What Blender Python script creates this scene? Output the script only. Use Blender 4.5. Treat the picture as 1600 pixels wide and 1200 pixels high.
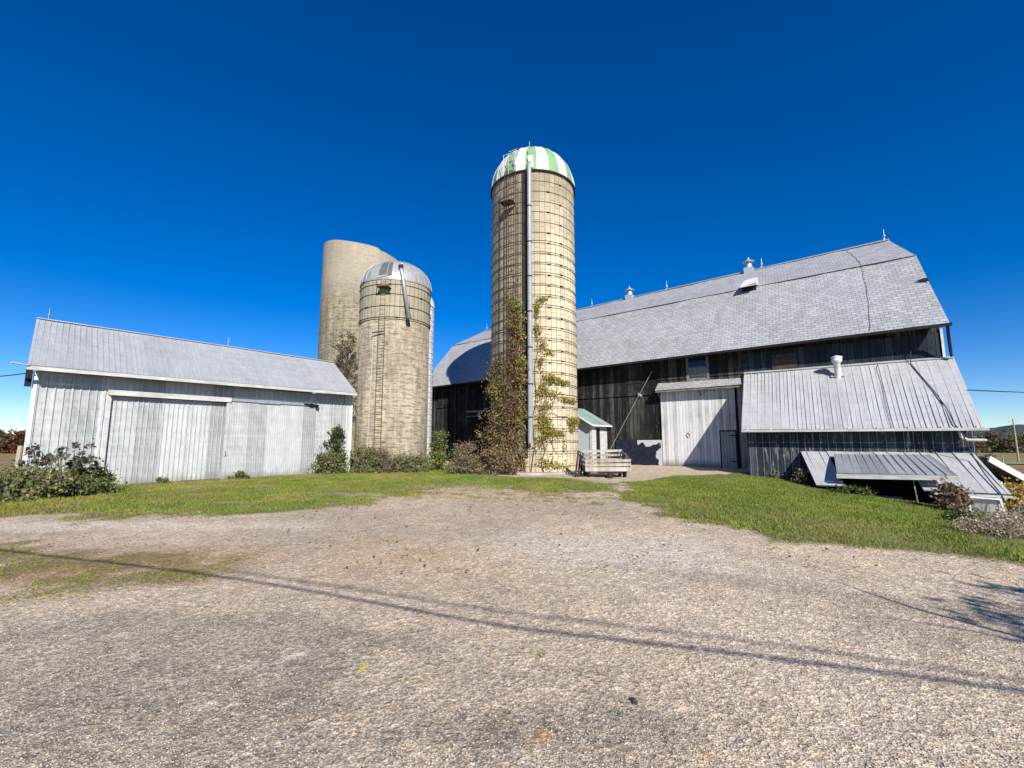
import bpy, math, random
import numpy as np
from mathutils import Vector, Matrix
R = math.radians
scene = bpy.context.scene
for o in list(bpy.data.objects): bpy.data.objects.remove(o)

# ------------------------------------------------------------ camera, sky, sun, exposure
cam_d = bpy.data.cameras.new('camera'); cam = bpy.data.objects.new('camera', cam_d)
scene.collection.objects.link(cam); scene.camera = cam
cam.location = (0, 0, 1.6)
cam.rotation_euler = (R(90 + 7.145), 0, 0)
cam_d.sensor_width = 36; cam_d.lens = 36 * 702 / 1600
cam_d.clip_start = .05; cam_d.clip_end = 12000

SUN_EL = 32.0; SUN_TO = Vector((.311, -.950, 0))
w = bpy.data.worlds.new('World'); scene.world = w; w.use_nodes = True
nt = w.node_tree; nt.nodes.clear()
sky = nt.nodes.new('ShaderNodeTexSky'); sky.sky_type = 'NISHITA'; sky.sun_disc = False
sky.sun_elevation = R(SUN_EL); sky.sun_rotation = math.atan2(SUN_TO.x, SUN_TO.y)
sky.altitude = 1200; sky.air_density = .95; sky.dust_density = .0; sky.ozone_density = 5.0
hsv = nt.nodes.new('ShaderNodeHueSaturation'); hsv.inputs['Saturation'].default_value = 1.36; hsv.inputs['Hue'].default_value = .511
gam = nt.nodes.new('ShaderNodeGamma'); gam.inputs['Gamma'].default_value = 1.0
bg = nt.nodes.new('ShaderNodeBackground'); bg.inputs['Strength'].default_value = .092
wo = nt.nodes.new('ShaderNodeOutputWorld')
nt.links.new(sky.outputs[0], gam.inputs[0]); nt.links.new(gam.outputs[0], hsv.inputs['Color'])
nt.links.new(hsv.outputs[0], bg.inputs[0]); nt.links.new(bg.outputs[0], wo.inputs[0])

sd = bpy.data.lights.new('sun', 'SUN'); sd.energy = 5.0; sd.angle = R(.5); sd.color = (1, .95, .86)
sun = bpy.data.objects.new('sun', sd); scene.collection.objects.link(sun)
c_ = math.cos(R(SUN_EL)); sun_dir = Vector((-SUN_TO.x * c_, -SUN_TO.y * c_, -math.sin(R(SUN_EL))))
sun.rotation_euler = sun_dir.to_track_quat('-Z', 'Y').to_euler()

vs = scene.view_settings; vs.view_transform = 'Standard'; vs.look = 'None'; vs.exposure = 0.55; vs.gamma = 1
scene.render.engine = 'CYCLES'
scene.cycles.max_bounces = 6; scene.cycles.transparent_max_bounces = 6

rng = np.random.default_rng(7); random.seed(7)
COL = scene.collection

# ------------------------------------------------------------ naming helpers
def tag(o, label=None, cat=None, group=None, kind=None):
    if label: o['label'] = label
    if cat: o['category'] = cat
    if group: o['group'] = group
    if kind: o['kind'] = kind
    return o
def empty(name, loc=(0, 0, 0), rz=0.):
    o = bpy.data.objects.new(name, None); COL.objects.link(o)
    o.location = loc; o.rotation_euler = (0, 0, rz); o.empty_display_size = .3
    return o
def link(name, me, parent=None):
    o = bpy.data.objects.new(name, me); COL.objects.link(o)
    if parent: o.parent = parent
    return o
def link_np(name, V, F, mat, parent=None, col=None, smooth=False):
    """V (n,3), F (m,k) arrays of equal sided faces, optional per-face colour"""
    me = bpy.data.meshes.new(name); V = np.asarray(V, np.float32); F = np.asarray(F, np.int32)
    m, k = F.shape
    me.vertices.add(len(V)); me.vertices.foreach_set('co', V.ravel())
    me.loops.add(m * k); me.loops.foreach_set('vertex_index', F.ravel())
    me.polygons.add(m); me.polygons.foreach_set('loop_start', np.arange(m, dtype=np.int32) * k)
    me.polygons.foreach_set('loop_total', np.full(m, k, np.int32))
    if smooth: me.polygons.foreach_set('use_smooth', np.ones(m, bool))
    me.update(calc_edges=True)
    if col is not None:
        a = me.color_attributes.new('col', 'FLOAT_COLOR', 'CORNER')
        c = np.ones((m, k, 4), np.float32); c[:, :, :3] = np.asarray(col)[:, None, :]
        a.data.foreach_set('color', c.ravel())
    me.materials.append(mat)
    return link(name, me, parent)

class MB:
    """collects shapes of ONE part"""
    def __init__(s): s.v = []; s.f = []; s.m = []; s.uv = []
    def face(s, pts, uv=None, mi=0):
        n = len(s.v); s.v += [tuple(p) for p in pts]; s.f.append(tuple(range(n, n + len(pts)))); s.m.append(mi)
        s.uv.append(uv if uv else [(0, 0)] * len(pts))
    def box(s, x0, x1, y0, y1, z0, z1, mi=0, M=None):
        P = [(x0,y0,z0),(x1,y0,z0),(x1,y1,z0),(x0,y1,z0),(x0,y0,z1),(x1,y0,z1),(x1,y1,z1),(x0,y1,z1)]
        if M is not None: P = [tuple(M @ Vector(p)) for p in P]
        s.hexa(P, mi)
    def hexa(s, P, mi=0):
        for q in ((0,3,2,1),(4,5,6,7),(0,1,5,4),(1,2,6,5),(2,3,7,6),(3,0,4,7)):
            pts = [P[i] for i in q]
            l1 = (Vector(pts[1]) - Vector(pts[0])).length; l2 = (Vector(pts[3]) - Vector(pts[0])).length
            s.face(pts, [(0,0),(l1,0),(l1,l2),(0,l2)], mi)
    def bar(s, a, b, w_, h_, mi=0, up=(0, 0, 1)):
        a = Vector(a); b = Vector(b); d = (b - a).normalized(); u = Vector(up)
        if abs(d.dot(u)) > .98: u = Vector((0, 1, 0))
        x = d.cross(u).normalized() * w_ / 2; y = x.cross(d).normalized() * h_ / 2
        s.hexa([a-x-y, a+x-y, a+x+y, a-x+y, b-x-y, b+x-y, b+x+y, b-x+y], mi)
    def tube(s, pts, r, n=8, mi=0, cap=True):
        pts = [Vector(p) for p in pts]; rr = r if isinstance(r, (list, tuple)) else [r] * len(pts)
        rings = []; ref = None
        for i, p in enumerate(pts):
            d = (pts[min(i+1, len(pts)-1)] - pts[max(i-1, 0)]).normalized()
            if ref is None: ref = Vector((0, 0, 1)) if abs(d.z) < .9 else Vector((1, 0, 0))
            x = d.cross(ref).normalized(); y = d.cross(x).normalized(); ref = x.cross(d)*1.0 if False else ref
            n0 = len(s.v)
            for k in range(n):
                a = 2*math.pi*k/n; s.v.append(tuple(p + x*math.cos(a)*rr[i] + y*math.sin(a)*rr[i]))
            rings.append(n0)
        for a, b in zip(rings[:-1], rings[1:]):
            for k in range(n):
                s.f.append((a+k, a+(k+1)%n, b+(k+1)%n, b+k)); s.m.append(mi); s.uv.append([(0,0)]*4)
        if cap:
            for a in (rings[0], rings[-1]):
                s.f.append(tuple(a+k for k in range(n))); s.m.append(mi); s.uv.append([(0,0)]*n)
    def lathe(s, prof, n=48, c=(0, 0), mi=0, a0=0., a1=2*math.pi, mf=None):
        """prof list of (r,z); uv = (arc metres, length metres)"""
        L = [0]
        for (r0, z0), (r1, z1) in zip(prof[:-1], prof[1:]): L.append(L[-1] + math.hypot(r1-r0, z1-z0))
        rm = max(r for r, z in prof); n0 = len(s.v); full = abs(a1-a0-2*math.pi) < 1e-6
        cols = n if full else n+1
        for (r, z) in prof:
            for k in range(cols):
                a = a0 + (a1-a0)*k/n; s.v.append((c[0]+r*math.cos(a), c[1]+r*math.sin(a), z))
        for j in range(len(prof)-1):
            for k in range(n):
                k2 = (k+1) % cols
                s.f.append((n0+j*cols+k, n0+j*cols+k2, n0+(j+1)*cols+k2, n0+(j+1)*cols+k))
                u0 = rm*(a0+(a1-a0)*k/n); u1 = rm*(a0+(a1-a0)*(k+1)/n)
                s.uv.append([(u0, L[j]), (u1, L[j]), (u1, L[j+1]), (u0, L[j+1])]); s.m.append(mf(k) if mf else mi)
    def slab(s, p0, p1, p2, p3, th, nu=1, nv=1, mi=0, jit=0., side_mi=None):
        """sheet p0(bottom left) p1(bottom right) p2(top right) p3(top left), thickness th below, uv metres, smooth wobble"""
        p0, p1, p2, p3 = map(Vector, (p0, p1, p2, p3))
        W = (p1-p0).length; H = (p3-p0).length
        nrm = (p1-p0).cross(p3-p0).normalized()
        def pt(i, j):
            u = i/nu; v = j/nv
            q = p0*(1-u)*(1-v)+p1*u*(1-v)+p2*u*v+p3*(1-u)*v
            if jit: q = q + nrm*jit*(math.sin(u*W*1.7+v*3)+math.sin(u*W*.61+v*H*.9+1)+.6*math.sin(u*W*4.3+v*H*2.1))/2.6
            return q
        def uv(i, j): return (i/nu*W, j/nv*H)
        base = len(s.v)
        for off in (0, -th):
            for j in range(nv+1):
                for i in range(nu+1): s.v.append(tuple(pt(i, j)+nrm*off))
        N = (nu+1)*(nv+1); I = lambda i, j, l=0: base+l*N+j*(nu+1)+i
        sm_ = mi if side_mi is None else side_mi
        for j in range(nv):
            for i in range(nu):
                s.f.append((I(i,j), I(i+1,j), I(i+1,j+1), I(i,j+1))); s.m.append(mi)
                s.uv.append([uv(i,j), uv(i+1,j), uv(i+1,j+1), uv(i,j+1)])
                s.f.append((I(i,j,1), I(i,j+1,1), I(i+1,j+1,1), I(i+1,j,1))); s.m.append(sm_)
                s.uv.append([uv(i,j), uv(i,j+1), uv(i+1,j+1), uv(i+1,j)])
        def edge(a, b):
            s.f.append((a, a+N, b+N, b)); s.m.append(sm_); s.uv.append([(0,0)]*4)
        for i in range(nu): edge(I(i+1,0), I(i,0)); edge(I(i,nv), I(i+1,nv))
        for j in range(nv): edge(I(0,j), I(0,j+1)); edge(I(nu,j+1), I(nu,j))
    def build(s, name, mats, parent=None, smooth=False):
        me = bpy.data.meshes.new(name); me.from_pydata(s.v, [], s.f)
        if not isinstance(mats, (list, tuple)): mats = [mats]
        for m in mats: me.materials.append(m)
        me.polygons.foreach_set('material_index', s.m)
        if smooth: me.polygons.foreach_set('use_smooth', [True]*len(s.f))
        ul = me.uv_layers.new(name='UVMap')
        ul.data.foreach_set('uv', [c for f in s.uv for q in f for c in q])
        me.update()
        return link(name, me, parent)

# ------------------------------------------------------------ materials
class N:
    def __init__(s, name, rough=.8, metal=0., spec=.3):
        s.m = bpy.data.materials.new(name); s.m.use_nodes = True; s.t = s.m.node_tree
        s.b = s.t.nodes['Principled BSDF']; s.b.inputs['Roughness'].default_value = rough
        s.b.inputs['Metallic'].default_value = metal; s.b.inputs['Specular IOR Level'].default_value = spec
        s.tc = s.t.nodes.new('ShaderNodeTexCoord')
    def n(s, typ, **kw):
        x = s.t.nodes.new(typ)
        for k, v in kw.items():
            if hasattr(x, k): setattr(x, k, v)
            else: x.inputs[k].default_value = v
        return x
    def l(s, a, b): s.t.links.new(a, b)
    def obj(s): return s.tc.outputs['Object']
    def uv(s): return s.tc.outputs['UV']
    def mapv(s, v, sc=(1,1,1), loc=(0,0,0)):
        m = s.n('ShaderNodeMapping'); m.inputs['Scale'].default_value = sc; m.inputs['Location'].default_value = loc
        s.l(v, m.inputs[0]); return m.outputs[0]
    def noise(s, v, scale=1, detail=4, rough=.6, out=0):
        x = s.n('ShaderNodeTexNoise'); x.inputs['Scale'].default_value = scale
        x.inputs['Detail'].default_value = detail; x.inputs['Roughness'].default_value = rough
        s.l(v, x.inputs['Vector']); return x.outputs[out]
    def ramp(s, f, stops):
        x = s.n('ShaderNodeValToRGB'); e = x.color_ramp.elements
        while len(e) < len(stops): e.new(.5)
        for i, (p, c) in enumerate(stops):
            e[i].position = p; e[i].color = (c if isinstance(c, (tuple, list)) else (c, c, c)) + (1,) if not (isinstance(c, (tuple, list)) and len(c) == 4) else c
        s.l(f, x.inputs[0]); return x.outputs[0]
    def math(s, op, a, b=None, c=None):
        x = s.n('ShaderNodeMath', operation=op)
        for i, q in enumerate((a, b, c)):
            if q is None: continue
            if isinstance(q, (int, float)): x.inputs[i].default_value = q
            else: s.l(q, x.inputs[i])
        return x.outputs[0]
    def mix(s, f, a, b, mode='MIX'):
        x = s.n('ShaderNodeMix', data_type='RGBA', blend_type=mode)
        for key, q in ((0, f), (6, a), (7, b)):
            if isinstance(q, (int, float)): x.inputs[key].default_value = q
            elif isinstance(q, (tuple, list)): x.inputs[key].default_value = tuple(q)+(1,)
            else: s.l(q, x.inputs[key])
        return x.outputs[2]
    def bump(s, h, strength=.4, dist=.02):
        x = s.n('ShaderNodeBump'); x.inputs['Strength'].default_value = strength; x.inputs['Distance'].default_value = dist
        s.l(h, x.inputs['Height']); s.l(x.outputs[0], s.b.inputs['Normal'])
    def color(s, c):
        if isinstance(c, (tuple, list)): s.b.inputs['Base Color'].default_value = tuple(c)+(1,)
        else: s.l(c, s.b.inputs['Base Color'])
        return s.m
    def sep(s, v):
        x = s.n('ShaderNodeSeparateXYZ'); s.l(v, x.inputs[0]); return x.outputs
    def comb(s, x, y, z=0.):
        c = s.n('ShaderNodeCombineXYZ')
        for i, q in enumerate((x, y, z)):
            if isinstance(q, (int, float)): c.inputs[i].default_value = q
            else: s.l(q, c.inputs[i])
        return c.outputs[0]

def plain(name, c1, c2=None, scale=3, rough=.8, metal=0., bump=.15, streak=(1,1,1)):
    q = N(name, rough, metal); c2 = c2 or tuple(x*.7 for x in c1)
    f = q.noise(q.mapv(q.obj(), streak), scale, 6, .65)
    if bump: q.bump(f, bump, .01)
    return q.color(q.ramp(f, [(.3, c2), (.7, c1)]))

def boards(name, lo, mid, hi, width=.2, gap=(.01,.01,.01), gapw=.05, rough=.85, wear=None, wearc=(.3,.3,.3), axis=0, streakz=.35, seam=None, bumps=.5, lowc=None):
    """vertical boards: each its own tone, grain streaks, dark gaps; wear = (lo,hi) noise band where wearc shows"""
    q = N(name, rough, 0, .2); o = q.obj(); xyz = q.sep(o)
    x = q.math('DIVIDE', xyz[axis], width); cell = q.math('FLOOR', x); fr = q.math('FRACT', x)
    wn = q.n('ShaderNodeTexWhiteNoise', noise_dimensions='1D'); q.l(cell, wn.inputs['W'])
    g = q.noise(q.mapv(o, (14 if axis == 0 else 3, 3 if axis == 0 else 14, streakz)), 1.6, 6, .7)
    v = q.math('ADD', q.math('MULTIPLY', wn.outputs[0], .24), q.math('MULTIPLY', g, .9))
    big = q.noise(o, .55, 5, .65); v = q.math('ADD', v, q.math('MULTIPLY', q.math('SUBTRACT', big, .5), .7))
    col = q.ramp(v, [(.25, lo), (.55, mid), (.85, hi)])
    if wear:
        wv = q.noise(q.mapv(o, (5, 5, .8), (3, 1, 2)), 1.5, 8, .75)
        col = q.mix(q.ramp(wv, [(wear[0], 0.), (wear[1], 1.)]), col, wearc)
    if lowc:   # dirt splashed at the foot: (z level, fade, colour)
        zz = q.math('ADD', xyz[2], q.math('MULTIPLY', q.math('SUBTRACT', g, .5), lowc[1]))
        mr = q.n('ShaderNodeMapRange'); q.l(zz, mr.inputs[0]); mr.inputs[1].default_value = lowc[0]; mr.inputs[2].default_value = lowc[0]+lowc[1]
        mr.inputs[3].default_value = .8; mr.inputs[4].default_value = 0; col = q.mix(mr.outputs[0], col, lowc[2])
    e = q.math('MULTIPLY', q.math('GREATER_THAN', fr, gapw), q.math('LESS_THAN', fr, 1-gapw*.4))
    col = q.mix(e, gap, col)
    if seam:
        s_ = q.math('FRACT', q.math('DIVIDE', q.math('ADD', xyz[2], q.math('MULTIPLY', wn.outputs[0], .0)), seam))
        col = q.mix(q.math('GREATER_THAN', s_, .03), q.mix(.6, col, gap), col)
    q.bump(q.math('ADD', q.math('MULTIPLY', e, .8), q.math('MULTIPLY', g, .35)), bumps, .012)
    return q.color(col)

def shingle(name, c_lo, c_hi, bw=.42, bh=.27, rust=True):
    q = N(name, .55, .15, .35); uv = q.uv()
    wob = q.noise(uv, 1.3, 3, .5, 1)
    vm = q.n('ShaderNodeVectorMath', operation='MULTIPLY_ADD'); q.l(wob, vm.inputs[0]); vm.inputs[1].default_value = (.05, .05, 0); q.l(uv, vm.inputs[2])
    br = q.n('ShaderNodeTexBrick'); q.l(vm.outputs[0], br.inputs['Vector'])
    br.offset = .5; br.inputs['Scale'].default_value = 1; br.inputs['Brick Width'].default_value = bw; br.inputs['Row Height'].default_value = bh
    br.inputs['Mortar Size'].default_value = .014; br.inputs['Mortar Smooth'].default_value = .6; br.inputs['Bias'].default_value = 0
    br.inputs['Color1'].default_value = (0, 0, 0, 1); br.inputs['Color2'].default_value = (1, 1, 1, 1); br.inputs['Mortar'].default_value = (.5, .5, .5, 1)
    v = q.math('ADD', q.math('MULTIPLY', br.outputs['Color'], .26), q.math('MULTIPLY', q.noise(uv, 9, 5, .75), .9))
    v = q.math('ADD', v, q.math('MULTIPLY', q.math('SUBTRACT', q.noise(uv, .5, 5, .6), .5), .4))
    col = q.ramp(v, [(.38, c_lo), (.74, c_hi)])
    col = q.mix(q.math('MULTIPLY', br.outputs['Fac'], .8), col, tuple(x*.38 for x in c_lo))
    if rust:
        st = q.noise(q.mapv(uv, (1.6, .35, 1)), 1.1, 7, .75)
        col = q.mix(q.ramp(st, [(.56, 0.), (.70, .5)]), col, (.20, .185, .16))
    q.bump(q.math('ADD', q.math('MULTIPLY', q.math('SUBTRACT', 1., br.outputs['Fac']), 1.), q.math('MULTIPLY', br.outputs['Color'], .5)), .7, .02)
    return q.color(col)

def sheetmetal(name, c_lo, c_hi, rough=.45, metal=.2, band=.22, stain=(.2,.19,.17), stain_amt=.4, panel=.75):
    q = N(name, rough, metal, .4); uv = q.uv(); s_ = q.sep(uv)
    cell = q.math('FLOOR', q.math('DIVIDE', s_[0], panel)); wn = q.n('ShaderNodeTexWhiteNoise', noise_dimensions='1D'); q.l(cell, wn.inputs['W'])
    g = q.noise(q.mapv(uv, (2.2, .8, 1)), 1.4, 8, .7); f2 = q.noise(q.mapv(uv, (14, 1.2, 1)), 1.5, 5, .7)
    hb = q.noise(q.mapv(uv, (.25, 2.6, 1)), 1.7, 4, .6)
    v = q.math('ADD', q.math('MULTIPLY', g, .5), q.math('MULTIPLY', f2, .25)); v = q.math('ADD', v, q.math('MULTIPLY', hb, .28)); v = q.math('ADD', v, q.math('MULTIPLY', q.math('SUBTRACT', wn.outputs[0], .5), band)); v = q.math('ADD', v, .07)
    col = q.ramp(v, [(.44, c_lo), (.72, c_hi)])
    st = q.noise(q.mapv(uv, (3, .5, 1), (5, 2, 0)), 1.2, 8, .8)
    col = q.mix(q.ramp(st, [(.58, 0.), (.78, stain_amt)]), col, stain)
    q.bump(q.math('ADD', g, q.math('MULTIPLY', hb, .6)), .25, .02)
    return q.color(col)

def leafmat(name, rough=.6, trans=.3):
    m = bpy.data.materials.new(name); m.use_nodes = True; t = m.node_tree; b = t.nodes['Principled BSDF']
    a = t.nodes.new('ShaderNodeAttribute'); a.attribute_name = 'col'
    t.links.new(a.outputs['Color'], b.inputs['Base Color']); b.inputs['Roughness'].default_value = rough; b.inputs['Specular IOR Level'].default_value = .25
    tr = t.nodes.new('ShaderNodeBsdfTranslucent'); mx = t.nodes.new('ShaderNodeMixShader'); mx.inputs[0].default_value = trans
    t.links.new(a.outputs['Color'], tr.inputs[0]); out = t.nodes['Material Output']
    t.links.new(b.outputs[0], mx.inputs[1]); t.links.new(tr.outputs[0], mx.inputs[2]); t.links.new(mx.outputs[0], out.inputs[0])
    return m

M = {}
M['leaf'] = leafmat('leaf'); M['stone'] = leafmat('stone', .9, 0.)
M['bark'] = plain('bark', (.13, .10, .075), (.05, .04, .03), 12, .9, 0, .5)
M['twig'] = plain('twig', (.16, .11, .08), (.07, .05, .035), 10, .9)
M['darkwood'] = boards('dark_weathered_wood', (.004,.004,.004), (.015,.014,.013), (.12,.11,.096), .24, (.003,.003,.003), .06, wear=(.57,.70), wearc=(.11,.10,.088))
M['bluewood'] = boards('dark_blue_boards', (.006,.009,.012), (.016,.023,.031), (.06,.075,.09), .27, (.003,.003,.004), .07, .5, wear=(.66,.76), wearc=(.24,.26,.28))
M['bluewood_low'] = boards('dark_blue_battens', (.008,.011,.014), (.024,.030,.037), (.085,.10,.115), .26, (.26,.28,.30), .04, .5, wear=(.57,.64), wearc=(.27,.275,.28))
M['whitewood'] = boards('weathered_white_boards', (.22,.21,.20), (.58,.57,.56), (.74,.74,.75), .17, (.14,.13,.125), .05, wear=(.58,.72), wearc=(.20,.175,.155), lowc=(.25,.35,(.14,.11,.08)))
M['greywood'] = boards('grey_weathered_boards', (.14,.135,.13), (.26,.255,.25), (.4,.39,.38), .16, (.03,.03,.03), .06, wear=(.55,.7), wearc=(.15,.13,.12))
M['smalldoor'] = boards('small_door_boards', (.16,.16,.17), (.33,.34,.36), (.46,.47,.49), .14, (.05,.05,.05), .08, wear=(.55,.7), wearc=(.16,.15,.14))
M['trim_wood'] = plain('weathered_trim', (.26,.235,.21), (.10,.09,.08), 5, .85, 0, .4, (1,1,1))
M['brownpanel'] = plain('brown_hatch', (.09,.068,.055), (.035,.027,.022), 4, .85, 0, .4)
M['black'] = plain('black_paint', (.012,.012,.013), (.006,.006,.007), 4, .7)
M['blackmetal'] = plain('dark_gutter', (.025,.025,.028), (.012,.012,.013), 4, .5, .3)
M['bluepipe'] = plain('dark_blue_pipe', (.02,.03,.07), (.01,.015,.04), 3, .45, .3)
M['white'] = plain('white_paint', (.72,.73,.74), (.48,.48,.47), 4, .6, 0, .1)
M['fascia'] = plain('grey_white_fascia', (.60,.60,.58), (.34,.33,.31), 3, .7, 0, .2, (.6,1,3))
M['galv'] = plain('galvanised_steel', (.46,.48,.50), (.30,.32,.34), 5, .42, .45, .05, (3,3,.6))
M['galv_roof'] = plain('galvanised_ribs', (.52,.54,.56), (.36,.37,.38), 4, .45, .3, .05)
M['rust'] = plain('rusty_iron', (.11,.055,.032), (.045,.024,.016), 8, .85, .1, .3)
M['rust_dark'] = plain('dark_rusty_boards', (.045,.03,.024), (.015,.011,.01), 6, .9, 0, .3, (1,1,.4))
M['wire'] = plain('wire_black', (.03,.03,.032), (.015,.015,.016), 3, .6)
M['roof'] = shingle('silver_painted_shingle', (.31,.312,.315), (.45,.455,.465), .32, .19)
def splash(mat, z1, colr):
    t = mat.node_tree; b = t.nodes['Principled BSDF']; l0 = b.inputs['Base Color'].links[0].from_socket; q = N.__new__(N); q.m = mat; q.t = t; q.b = b; q.tc = [n for n in t.nodes if n.type == 'TEX_COORD'][0]
    x = q.sep(q.obj()); nz = q.noise(q.mapv(q.obj(), (4, 4, 1)), 1.5, 6, .7); zz = q.math('SUBTRACT', x[2], q.math('MULTIPLY', nz, z1*1.6))
    mr = q.n('ShaderNodeMapRange'); q.l(zz, mr.inputs[0]); mr.inputs[1].default_value = -z1*.2; mr.inputs[2].default_value = -z1*.9; mr.inputs[4].default_value = .75
    q.l(q.mix(mr.outputs[0], l0, colr), b.inputs['Base Color'])
M['shed_wall'] = sheetmetal('pale_metal_siding', (.27,.28,.28), (.57,.59,.58), .5, .1, stain=(.20,.21,.21), stain_amt=.6, panel=.8)
splash(M['shed_wall'], .55, (.20,.17,.13))
M['shed_roof'] = sheetmetal('grey_metal_roofing', (.29,.30,.315), (.46,.48,.50), .5, .2, .06, stain=(.2,.2,.2))
M['lean_roof'] = sheetmetal('light_metal_roofing', (.35,.355,.355), (.56,.565,.565), .45, .15, .08, stain=(.26,.25,.24), stain_amt=.6)
M['awn_roof'] = sheetmetal('dull_metal_roofing', (.20,.22,.24), (.36,.38,.40), .5, .2, stain=(.15,.15,.14), stain_amt=.6)
M['green_roof'] = sheetmetal('pale_green_roofing', (.17,.26,.23), (.34,.45,.41), .45, .1, stain=(.3,.3,.28))
M['teal_wall'] = sheetmetal('pale_teal_siding', (.28,.34,.36), (.48,.54,.55), .5, .05, stain=(.2,.2,.18))
M['slabc'] = plain('old_concrete', (.42,.38,.33), (.22,.19,.16), 1.2, .9, 0, .4)
M['blackpatch'] = None
M['oldwood'] = boards('old_cart_planks', (.12,.10,.08), (.34,.295,.245), (.52,.46,.385), .5, (.2,.18,.16), .0, axis=2, wear=(.6,.75), wearc=(.14,.12,.1))
M['postwood'] = plain('fence_post_wood', (.42,.36,.27), (.24,.2,.14), 7, .9, 0, .4, (1,1,.3))
M['tyre'] = plain('tyre_rubber', (.03,.03,.03), (.015,.015,.015), 6, .9)
M['domegreen'] = plain('pale_green_dome_paint', (.23,.39,.19), (.15,.27,.13), 2.5, .6)
M['domewhite'] = plain('white_dome_paint', (.66,.68,.66), (.46,.48,.46), 2.5, .6)
M['yellowheap'] = plain('x', (.3,.25,.1))

q = N('black_tarred_foundation', .5); v = q.noise(q.mapv(q.obj(), (1, 1, 1)), 1.1, 6, .6)
g_ = q.ramp(q.noise(q.mapv(q.obj(), (1.3,1,2.2)), 3, 5), [(.4, (.006,.009,.02)), (.8, (.022,.028,.05))]); o_ = q.sep(q.obj())
pe = q.math('ADD', q.math('MULTIPLY', q.math('ADD', o_[0], .62), 1.5), q.math('MULTIPLY', q.math('SUBTRACT', v, .5), 3.0))
pe2 = q.math('ADD', q.math('MULTIPLY', q.math('SUBTRACT', o_[2], 1.38), 5), q.math('MULTIPLY', q.math('SUBTRACT', v, .42), 6.5))
pe2 = q.math('MULTIPLY', pe2, q.math('GREATER_THAN', o_[0], -1.45)); pe = q.math('MAXIMUM', pe, pe2)
M['blackpatch'] = q.color(q.mix(q.ramp(pe, [(.49, 0.), (.52, 1.)]), g_, (.46,.47,.47)))

q = N('glass', .12, 0, .5); q.b.inputs['Roughness'].default_value = .15
M['glass_dark'] = q.color((.012, .014, .05)); q = N('dusty_glass', .35, 0, .5); f = q.noise(q.obj(), 4, 4)
M['glass_grey'] = q.color(q.ramp(f, [(.3, (.10,.13,.13)), (.7, (.20,.24,.24))]))
q = N('clear_glass', .08); q.b.inputs['Transmission Weight'].default_value = .92; q.b.inputs['IOR'].default_value = 1.05
M['pane'] = q.color((.85,.88,.86))

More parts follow.
